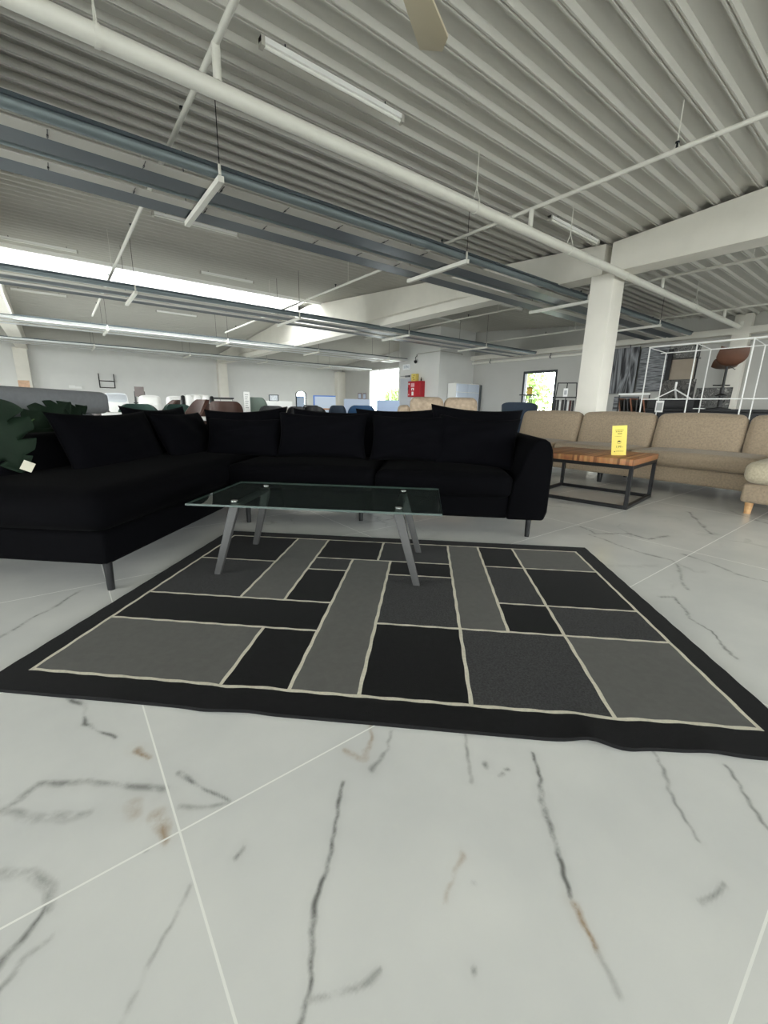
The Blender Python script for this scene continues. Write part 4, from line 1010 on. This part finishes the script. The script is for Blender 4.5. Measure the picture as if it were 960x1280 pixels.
# navy armchair, side table with lantern, black shelf of books by the window
tub_chair(8.0, 5.6, 1.07, .66, M_NAVY, 'navy armchair in front of the window', 175, name='armchair', cat='armchair', wing=95, foot=.1)
sx_, sy_ = 9.42, 6.35
t = thing('round_side_table', 'small dark tripod table before the window', 'table', (sx_, sy_, 0), looks_at_viewer(sx_, sy_))
mb = MB(); mb.lathe([(.01, 1.27), (.24, 1.27), (.24, 1.29), (.01, 1.29)], 24); mb.build('table_top', M_BLACK, t)
for a in (80, 200, 320): MB().tube([(.06*math.cos(R(a)), .06*math.sin(R(a)), 1.27), (.2*math.cos(R(a)), .2*math.sin(R(a)), 0)], .014, 8).build('leg', M_BLACK, t)
t = thing('lantern', 'yellow lantern standing on the dark tripod table', 'lantern', (sx_, sy_, 1.29))
mb = MB(); mb.lathe([(.06, 0), (.065, .02), (.065, .16), (.05, .18), (.01, .19)], 16); mb.build('lantern_body', mat('amber_glass', (196,160,60), .3), t); mb = MB(); mb.lathe([(.066, .15), (.066, .165), (.055, .168)], 16); mb.build('rim', M_BLACK, t); 
hx, hy = 9.85, 5.62
t = thing('open_shelf', 'black metal display shelf with trapezoid top between window and column', 'shelf', (hx, hy, 0), looks_at_viewer(hx, hy))
for x0, x1 in ((-.30, -.26), (.0, .0), (.30, .26)): MB().bar((x0*1.1, .125, 0), (x1*.8, .125, 1.57), .022, .022).build('upright', M_BLACK, t)
MB().bar((-.22, .125, 1.57), (.22, .125, 1.57), .022, .022).build('top_rail', M_BLACK, t)
for z in (.35, .84, 1.22): rbox(-.31, .31, -.12, .14, z, z+.022).build('shelf_board', M_BLACK if z > 1 else M_WHITE, t)
rnd = random.Random(4)
def book_on(x, w, h, m, label):
    t = thing('book', label, 'book', (hx, hy, .863), looks_at_viewer(hx, hy)); rbox(x, x+w, -.09, .1, 0, h).build('cover', m, t, bevel=.003, seg=1); rbox(x+.004, x+w-.004, -.086, .104, .004, h-.004).build('pages', M_STRIP, t)
bw = [(-.25,.05,.31,(40,40,44),'dark grey binder at the left end of the black shelf'),(-.19,.05,.31,(34,34,38),'near black binder, second on the black shelf'),(-.13,.035,.27,(226,226,224),'white book, left of two on the black shelf'),(-.085,.06,.31,(52,48,50),'brown black binder after the white book'),(-.015,.055,.31,(44,44,50),'slate binder in the middle of the black shelf'),(.05,.03,.27,(220,220,222),'white book, right of two on the black shelf'),(.09,.05,.3,(66,34,32),'dark red binder on the black shelf'),(.15,.05,.3,(40,40,42),'charcoal binder at the right end of the black shelf')]
for x, w, h, c, l in bw: book_on(x, w, h, mat('cover_%d_%d_%d' % c, c, .6), l)
t = thing('photo_card', 'pale photo card standing on the upper board of the black shelf', 'card', (hx, hy, 1.242), looks_at_viewer(hx, hy)); rbox(-.07, .03, .0, .005, 0, .2).build('card_sheet', M_WHITE, t); rbox(-.05, .01, -.002, .0, .05, .15).build('photo', mat('photo_grey', (178,180,184), .5, var=.2, scale=30), t)
# wardrobe in the corner beside the block
t = thing('wardrobe', 'low white gloss wardrobe between the white block and the window wall', 'wardrobe', (14.45, 13.55, 0))
rbox(0, 1.6, 0, .5, .05, 2.06).build('carcass', M_WHITE, t, bevel=.006)
for i in range(2):
    for z0, z1 in ((.08, 1.66), (1.68, 2.03)): rbox(.02+.79*i, .79+.79*i, -.02, 0, z0, z1).build('door', mat('gloss_white_blue', (206,216,232), .12), t, bevel=.003)
rbox(0, 1.6, .02, .48, 0, .05).build('plinth', M_WHITE, t)
MB().tube([(1.69, -.02, 0), (1.69, -.02, 2.03)], .03, 8).build('side_post', M_DARK, t)
# fire hose cabinet, notices and camera on the block
t = thing('fire_hose_cabinet', 'red fire hose cabinet on the white block', 'cabinet', (BX-.003, 15.45, 1.80))
M_RED = mat('fire_red', (172,22,38), .4)
rbox(-.28, 0, -.45, .45, -.36, .36).build('body', M_RED, t, bevel=.015); fd = rbox(-.30, -.28, -.41, .41, -.32, .32).build('door', mat('fire_red_door', (186,26,42), .35), t, bevel=.006)
s = MB()
s.box(-.303, -.30, -.05, .20, .10, .27); s.build('notice', mat('notice_pale', (226,170,176), .6), fd)
s = MB(); s.box(-.303, -.30, -.02, .16, -.06, .05); s.box(-.303, -.30, .0, .14, -.29, -.12); s.box(-.303, -.30, .30, .38, .2, .28); s.box(-.303, -.30, .32, .36, -.28, -.22); s.build('pictogram', M_WHITE, fd, smooth=False)
s = MB(); s.prism([(.03, -.02), (.07, .03), (.11, -.02)], -.306, -.303, 'x'); s.box(-.306, -.303, .05, .09, -.06, -.02); s.build('arrow', M_RED, fd, smooth=False)
MB().tube([(-.31, .39, -.05), (-.31, .39, .08)], .014, 8).build('handle', M_BLACK, fd)
t = thing('bottle', 'small black bottle standing on the red cabinet', 'bottle', (BX-.14, 15.12, 2.16)); mb = MB(); mb.lathe([(.03, 0), (.035, .02), (.035, .1), (.012, .13), (.012, .16)], 12); mb.build('bottle_body', M_BLACK, t); mb = MB(); mb.lathe([(.014, .16), (.014, .18)], 10); mb.build('cap', M_DARK, t)
t = thing('notice_box', 'yellow box standing on the red fire hose cabinet', 'box', (BX-.12, 15.6, 2.16)); rbox(-.1, .1, -.16, .14, 0, .34).build('box_body', mat('notice_yellow', (226,206,110), .6), t, bevel=.005)
s = MB()
for i in range(3): s.box(-.103, -.1, -.08+.06*(i % 2), -.02+.06*(i % 2), .06+.09*i, .1+.09*i)
s.build('print_marks', M_INK, t, smooth=False)
t = thing('exit_sign', 'small white pictogram sign high on the white block', 'sign', (BX, 16.35, 2.86))
rbox(-.03, 0, -.27, .27, -.13, .13).build('sign_plate', mat('sign_white', (246,248,250), .4), t, bevel=.008)
s = MB(); M_MK = mat('sign_mark', (150,162,176), .6)
s.box(-.032, -.03, .15, .18, -.07, .07); s.box(-.032, -.03, -.19, -.16, -.07, .07); s.box(-.032, -.03, -.03, .05, .03, .07); s.box(-.032, -.03, -.05, -.02, -.02, .05); s.box(-.032, -.03, -.03, .03, -.03, .0); s.box(-.032, -.03, -.01, .02, -.08, -.05); s.box(-.032, -.03, .08, .11, -.05, .05); s.box(-.032, -.03, -.11, -.08, -.05, .05)
s.build('pictogram', M_MK, t, smooth=False)
t = thing('security_camera', 'dark dome camera hanging from a conduit on the white block', 'camera', (BX, 15.62, 3.03))
MB().tube([(-.02, 0, .35), (-.02, 0, .28), (-.1, 0, .22), (-.1, 0, .08)], .015, 8).build('arm', M_DARK, t); mb = MB(); mb.lathe([(.01, -.06), (.06, -.03), (.075, .03), (.06, .08)], 16, (-.1, 0, 0)); mb.build('dome', M_BLACK, t)
t = thing('wall_conduit', 'thin grey conduit running round the white block', 'conduit', (BX-.02, BY0-.02, 3.40)); MB().tube([(0, 1.5, 0), (0, 0, 0), (1.4, 0, 0)], .014, 8).build('conduit_run', M_STRIP, t); MB().tube([(1.4, .02, -.02), (1.46, .02, -.02)], .03, 8).build('junction', M_STRIP, t)

# ================================================================== display behind the beige sofa
PX, PZ = 10.35, 1.0
t = thing('display_plinth', 'long low black display plinth behind the beige sofa', 'plinth', (PX, 0, 0))
rbox(-.08, .8, .9, 3.97, .0, .94).build('body', mat('plinth_black', (30,30,34), .5), t, bevel=.01); rbox(-.1, .82, .88, 3.985, .94, PZ).build('plinth_top', M_BLACK, t, bevel=.006)
# white tube frame rack
t = thing('frame_rack', 'white metal tube frame rack standing behind the beige sofa', 'rack', (9.5, 0, 0))
ys = (3.775, 2.985, 2.17, 1.36); yb_ = (3.69, 2.935, 2.14, 1.36)
for y in ys: rbox(-.009, .009, y-.009, y+.009, 0, 2.16).build('front_post', M_WHITE, t)
for y in yb_: rbox(.592, .608, y-.008, y+.008, 0, 2.11).build('rear_post', M_WHITE, t)
for z, x, w in ((2.16, 0, .011), (1.17, 0, .009), (2.10, .6, .009)): rbox(x-w, x+w, 1.35, 3.79, z-w, z+w).build('rail', M_WHITE, t)
for a, b in zip(ys, yb_): MB().bar((0, a, 2.15), (.6, b, 2.10), .012, .012).build('side_rail', M_WHITE, t)
rbox(-.01, .61, 1.36, 3.78, .3, .32).build('shelf_board', M_WHITE, t)
# bar stool
st = thing('bar_stool', 'brown leather bar stool with black pole on the black plinth', 'stool', (10.6, 2.76, PZ), R(-152))
mb = MB()
def fn(a, b):
    v = 2*b-1; s = a
    if s < .55: q = s/.55; x = -.25+.42*q; z = .0+.03*(1-q)**2*(-1)+.0
    else: q = (s-.55)/.45; x = .17+.012+.10*math.sin(q*1.35); z = .004+.27*q**1.05
    wv = .22*(1-.15*(1-s) if s < .55 else 1-.10*(s-.55))
    side = .11*abs(v)**3*(.35+.65*math.sin(PI*min(1, s*1.05)))
    return (x-.03*abs(v)**2*(s > .55), v*wv, .86+z+side)
mb.grid(fn, 22, 18)
mb.build('seat_shell', M_STOOL, st, solid=-.045, ang=80)
MB().tube([(0, 0, .86), (0, 0, .30)], .024, 14).build('gas_column', M_BLACK, st); MB().tube([(0, 0, .42), (0, 0, .03)], .036, 14).build('lower_column', M_BLACK, st)
mb = MB(); mb.lathe([(.04, .30), (.10, .27), (.10, .255), (.04, .255)], 20); mb.build('collar', M_BLACK, st)
MB().tube([(-.13, -.14, .47), (-.15, 0, .47), (-.13, .14, .47)], .011, 8).build('footrest', M_BLACK, st); MB().tube([(0, 0, .47), (-.15, 0, .47)], .011, 8).build('footrest_arm', M_BLACK, st)
mb = MB(); mb.lathe([(.20, 0), (.20, .012), (.04, .035), (.02, .04)], 28); mb.build('base_plate', M_BLACK, st)
MB().tube([(0, .02, .83), (-.04, .15, .76)], .007, 8).build('lever', M_BLACK, st)
# canvases on and below the right wall
def art_mat(name, cols, scale, stretch, detail=6, dist=0.):
    m, nt, b, N, L = _nt(name)
    tc = N.new('ShaderNodeTexCoord'); mp = N.new('ShaderNodeMapping'); mp.inputs['Scale'].default_value = stretch
    n = N.new('ShaderNodeTexNoise'); n.inputs['Scale'].default_value = scale; n.inputs['Detail'].default_value = detail; n.inputs['Distortion'].default_value = dist
    r = N.new('ShaderNodeValToRGB'); el = r.color_ramp.elements
    ps = [.34+.32*i/(len(cols)-1) for i in range(len(cols))]
    el[0].position, el[1].position = ps[0], ps[-1]; el[0].color = lin(cols[0])+(1,); el[1].color = lin(cols[-1])+(1,)
    for p, c in list(zip(ps, cols))[1:-1]: el.new(p).color = lin(c)+(1,)
    L.new(tc.outputs['Object'], mp.inputs['Vector']); L.new(mp.outputs['Vector'], n.inputs['Vector']); L.new(n.outputs['Fac'], r.inputs['Fac']); L.new(r.outputs['Color'], b.inputs['Base Color'])
    b.inputs['Roughness'].default_value = .7
    return m
A_TREES = art_mat('canvas_trees', [(30,30,34),(60,60,64),(150,152,156),(46,46,50),(120,122,126)], 1.3, (1, 3.2, .4), 3, .5)
A_PLANK = art_mat('canvas_planks', [(46,46,50),(104,106,110),(150,152,156),(96,98,102)], 3., (1, .7, 9), 7, .2)
A_ABS = art_mat('canvas_abstract', [(30,30,30),(60,58,56),(96,94,90),(44,42,42),(140,138,134)], 5., (1, 1.4, 1.4), 7, 1.2)
A_ABS2 = art_mat('canvas_leaves', [(40,40,40),(120,120,118),(70,68,66),(170,168,164)], 9., (1, 1.2, 1.2), 7, 1.6)
def canvas(x, y0, y1, z0, z1, m, label, lean=0., th=.035, name='canvas_print', cat='picture'):
    t = thing(name, label, cat, (x, (y0+y1)/2, z0)); h = z1-z0; w = (y1-y0)/2
    M4 = Matrix.Rotation(R(lean), 4, 'Y')
    mb = MB(); mb.box(-th, 0, -w, w, 0, h, M4); mb.build('stretcher_frame', M_BLACK, t, smooth=False)
    mb = MB(); mb.box(-th-.003, -th, -w+.004, w-.004, .004, h-.004, M4); mb.build('canvas_face', m, t, smooth=False)
canvas(XR-.28, 6.62, 7.75, 1.55, 3.06, A_TREES, 'tall black and white canvas of tree trunks right of the column')
canvas(XR-.28, 5.72, 6.56, 1.6, 3.02, A_PLANK, 'tall grey canvas of weathered planks behind the left rack post')
for y0, y1 in ((6.62, 7.75), (5.72, 6.56)): pass
canvas(12.9, 5.2, 5.86, .95, 1.34, A_PLANK, 'low grey plank patterned canvas right of the column foot')
canvas(11.05, 3.42, 3.90, 1.60, 2.08, mat('plain_beige_canvas', (150,138,124), .8, var=.05, scale=6), 'plain beige canvas in the middle of the stacked pictures', 0)
canvas(11.09, 3.40, 3.92, 2.085, 2.34, A_ABS2, 'black and white leaf canvas topmost of the stacked pictures', 0)
canvas(10.86, 3.32, 3.98, 1.0, 1.62, A_ABS, 'dark abstract canvas behind the white three legged base', 4)
canvas(11.0, 2.70, 3.32, 1.0, 1.44, A_ABS2, 'low black and white leaf canvas left of the bar stool', 6)
canvas(10.97, 3.88, 3.97, 1.0, 2.28, mat('charcoal_canvas', (44,44,46), .8, var=.3, scale=6), 'narrow charcoal canvas standing at the left of the stacked pictures', 2)
# shelf that carries the hung ones
t = thing('picture_stand', 'dark lattice stand holding the stacked pictures on the plinth', 'stand', (11.12, 3.65, PZ))
for y in (-.2, .0, .24): rbox(0, .03, y-.02, y+.02, 0, 1.32).build('upright', M_BLACK, t)
for z in (.57, 1.072): rbox(-.115, .03, -.26, .28, z-.02, z).build('ledge', M_BLACK, t)
# white three legged base
t = thing('tripod_stand', 'white metal three legged base in front of the dark canvas', 'table base', (10.53, 3.56, 1.19))
MB().tube([(0, 0, .36), (0, 0, .19)], .022, 10, .016).build('stem', M_WHITE, t)
for dy, dx in ((.40, -.06), (-.40, -.06), (.02, .22)): MB().bar((0, 0, .21), (dx, dy*.85, .012), .026, .022).build('leg', M_WHITE, t)
t = thing('display_box', 'low black box under the white three legged base', 'box', (10.53, 3.56, PZ)); rbox(-.12, .2, -.42, .42, 0, .18).build('box_body', M_BLACK, t, bevel=.004); rbox(-.125, .205, -.425, .425, .165, .189).build('lid', M_BLACK, t)
# crate of frames at left of the rack
t = thing('picture_crate', 'black crate with a white front rail full of framed pictures right of the column', 'crate', (10.65, 4.33, 0))
rbox(-.2, .25, -.33, .33, 0, .9).build('crate_body', M_BLACK, t, bevel=.006); rbox(-.215, -.19, -.33, .33, 1.29, 1.33).build('front_rail', M_WHITE, t)
for y in (-.32, .32): rbox(-.2, -.18, y-.01, y+.01, .9, 1.3).build('crate_post', M_BLACK, t)
fc = [(-.27,(150,92,62),'orange brown'),(-.18,(44,42,42),'black'),(-.09,(60,56,54),'dark brown'),(0.,(140,86,60),'light brown'),(.09,(36,36,40),'blue black'),(.18,(52,50,50),'dark grey'),(.26,(128,82,58),'red brown')]
for k, (y, c, nm) in enumerate(fc):
    t = thing('framed_picture', nm+' framed picture standing on edge in the black crate', 'picture', (10.64, 4.33+y, .9))
    M4 = Matrix.Rotation(R(-14+5*(k % 3)), 4, 'X')
    mb = MB(); mb.box(-.17, .22, -.012, .012, .005, .33-.02*(k % 3), M4); mb.build('frame', mat('frame_%d_%d_%d' % c, c, .5), t, smooth=False)
    mb = MB(); mb.box(-.14, .19, -.014, -.012, .03, .29-.02*(k % 3), M4); mb.build('picture', A_ABS, t, smooth=False)
t = thing('price_card', 'white price card hanging on the beige sofa side of the rack', 'price sign', (9.466, 3.42, 1.0)); rbox(-.004, 0, -.07, .07, -.08, .14).build('card_sheet', M_WHITE, t); rbox(-.006, -.004, -.05, .05, -.05, .1).build('print_area', mat('print_grey', (170,170,170), .7), t); MB().tube([(0, 0, .14), (.025, 0, .17)], .004, 6).build('hook', M_BLACK, t)
t = thing('price_card', 'small white label lying on the plinth beside the rack', 'label', (10.3, 3.0, PZ)); rbox(-.05, .05, -.09, .09, 0, .012).build('card_sheet', M_WHITE, t); rbox(-.03, .03, -.06, .06, .012, .013).build('print_area', mat('print_grey', (170,170,170), .7), t)
# folded white clothes rail at the right edge
t = thing('folding_rack', 'white folding rack leaning at the right edge behind the tube rack', 'rack', (11.0, 1.75, PZ))
for y in (-.12, -.02, .08): MB().bar((.0, y+.1, 0), (.1, y-.14, .66), .02, .02).build('bar', M_WHITE, t)
MB().bar((.1, -.28, .66), (.1, -.04, .66), .02, .02).build('cross_bar', M_WHITE, t)

# ================================================================== outside: trees beyond window and exit
M_FOL = mat('foliage', (150,176,110), .7, var=.4, scale=6); M_FOL2 = mat('foliage_yellow', (206,204,130), .7, var=.35, scale=6); M_TRUNK = mat('bark', (90,70,54), .9, var=.2)
def tree(x, y, h, r, m, label, seed):
    t = thing('tree', label, 'tree', (x, y, -.2)); rnd = random.Random(seed)
    MB().tube([(0, 0, 0), (.05, .02, h*.5), (0, 0, h*.75)], .12, 10, .06).build('trunk', M_TRUNK, t)
    mb = MB()
    for i in range(1500):
        d = Vector((rnd.gauss(0, 1), rnd.gauss(0, 1), rnd.gauss(0, 1))).normalized()*r*rnd.uniform(.45, 1)
        p = Vector((d.x, d.y, h*.6+d.z*1.15)); a = Vector((rnd.gauss(0,1), rnd.gauss(0,1), rnd.gauss(0,1))).normalized(); b = a.cross(Vector((rnd.gauss(0,1), rnd.gauss(0,1), rnd.gauss(0,1)))).normalized()
        s = rnd.uniform(.09, .17); n = a.cross(b)
        mb.add([p-a*s, p-b*s*.5+n*.02, p+a*s, p+b*s*.5+n*.02], [(0, 1, 2, 3)])
    mb.build('foliage', m, t, smooth=False, fix=False)
tree(20.2, 14.0, 3.2, 1.5, M_FOL, 'green tree outside the window in the right wall', 3)
tree(22.6, 12.2, 2.4, 1.3, M_FOL2, 'yellowish bush outside the lower right of the window', 5)
tree(26.5, 33.0, 3.4, 1.0, M_FOL, 'green tree outside the tall glazed exit', 8)

# ================================================================== light
w = bpy.data.worlds.new('sky'); bpy.context.scene.world = w; w.use_nodes = True
nt = w.node_tree; N, L = nt.nodes, nt.links; bg = N['Background']
tc = N.new('ShaderNodeTexCoord'); sp = N.new('ShaderNodeSeparateXYZ'); rp = N.new('ShaderNodeValToRGB')
L.new(tc.outputs['Generated'], sp.inputs[0]); mr = N.new('ShaderNodeMapRange'); mr.inputs['From Min'].default_value = -.1; mr.inputs['From Max'].default_value = 1.
L.new(sp.outputs['Z'], mr.inputs['Value']); L.new(mr.outputs['Result'], rp.inputs['Fac'])
rp.color_ramp.elements[0].color = (.985,.985,.985,1); rp.color_ramp.elements[1].color = (.96,.98,1,1)
L.new(rp.outputs['Color'], bg.inputs['Color']); bg.inputs['Strength'].default_value = 15
def portal(name, loc, rot, sx, sy):
    l = bpy.data.lights.new(name, 'AREA'); l.shape = 'RECTANGLE'; l.size = sx; l.size_y = sy; l.cycles.is_portal = True
    o = bpy.data.objects.new(name, l); C.objects.link(o); o.location = loc; o.rotation_euler = rot
portal('skylight_portal', ((XL+7.75)/2, 14.98, zroof(14.98)+.34), (0, 0, 0), 7.75-XL, 1.9)
portal('shopfront_portal', ((XL+.6+14.5)/2, YN-.05, 1.41), (R(90), 0, 0), 22.9, 2.58)
portal('side_window_portal', (XL-.02, 7.5, 1.7), (R(90), 0, R(-90)), 25, 2.8)
portal('exit_portal', (XR-.02, (DY0+DY1)/2, DZ/2), (R(90), 0, R(90)), DY1-DY0, DZ)
portal('window_portal', (XR-.02, (WY0+WY1)/2, (WZ0+WZ1)/2), (R(90), 0, R(90)), WY1-WY0, WZ1-WZ0)

# ================================================================== camera
rt, dn, fw = (Vector(v) for v in ((0.7933175, -0.6085385, 0.0181192), (-0.1333177, -0.2026843, -0.9701265), (0.5940318, 0.7672027, -0.2419219)))
cam = bpy.data.cameras.new('camera'); co = bpy.data.objects.new('camera', cam); C.objects.link(co)
cam.sensor_fit = 'HORIZONTAL'; cam.sensor_width = 36; cam.lens = 36*520.8/960; cam.clip_start = .02; cam.clip_end = 400
co.matrix_world = Matrix(((rt.x, -dn.x, -fw.x, 0), (rt.y, -dn.y, -fw.y, 0), (rt.z, -dn.z, -fw.z, .9), (0, 0, 0, 1)))
sc = bpy.context.scene; sc.camera = co
vs = sc.view_settings
vs.view_transform = 'Standard'; vs.look = 'None'; vs.gamma = 1; vs.use_curve_mapping = False; vs.exposure = -0.26
sc.cycles.max_bounces = 10; sc.cycles.diffuse_bounces = 6; sc.cycles.glossy_bounces = 4; sc.cycles.transparent_max_bounces = 12
sc.cycles.use_denoising = True; sc.cycles.caustics_reflective = False; sc.cycles.caustics_refractive = False
sc.cycles.sample_clamp_indirect = 6
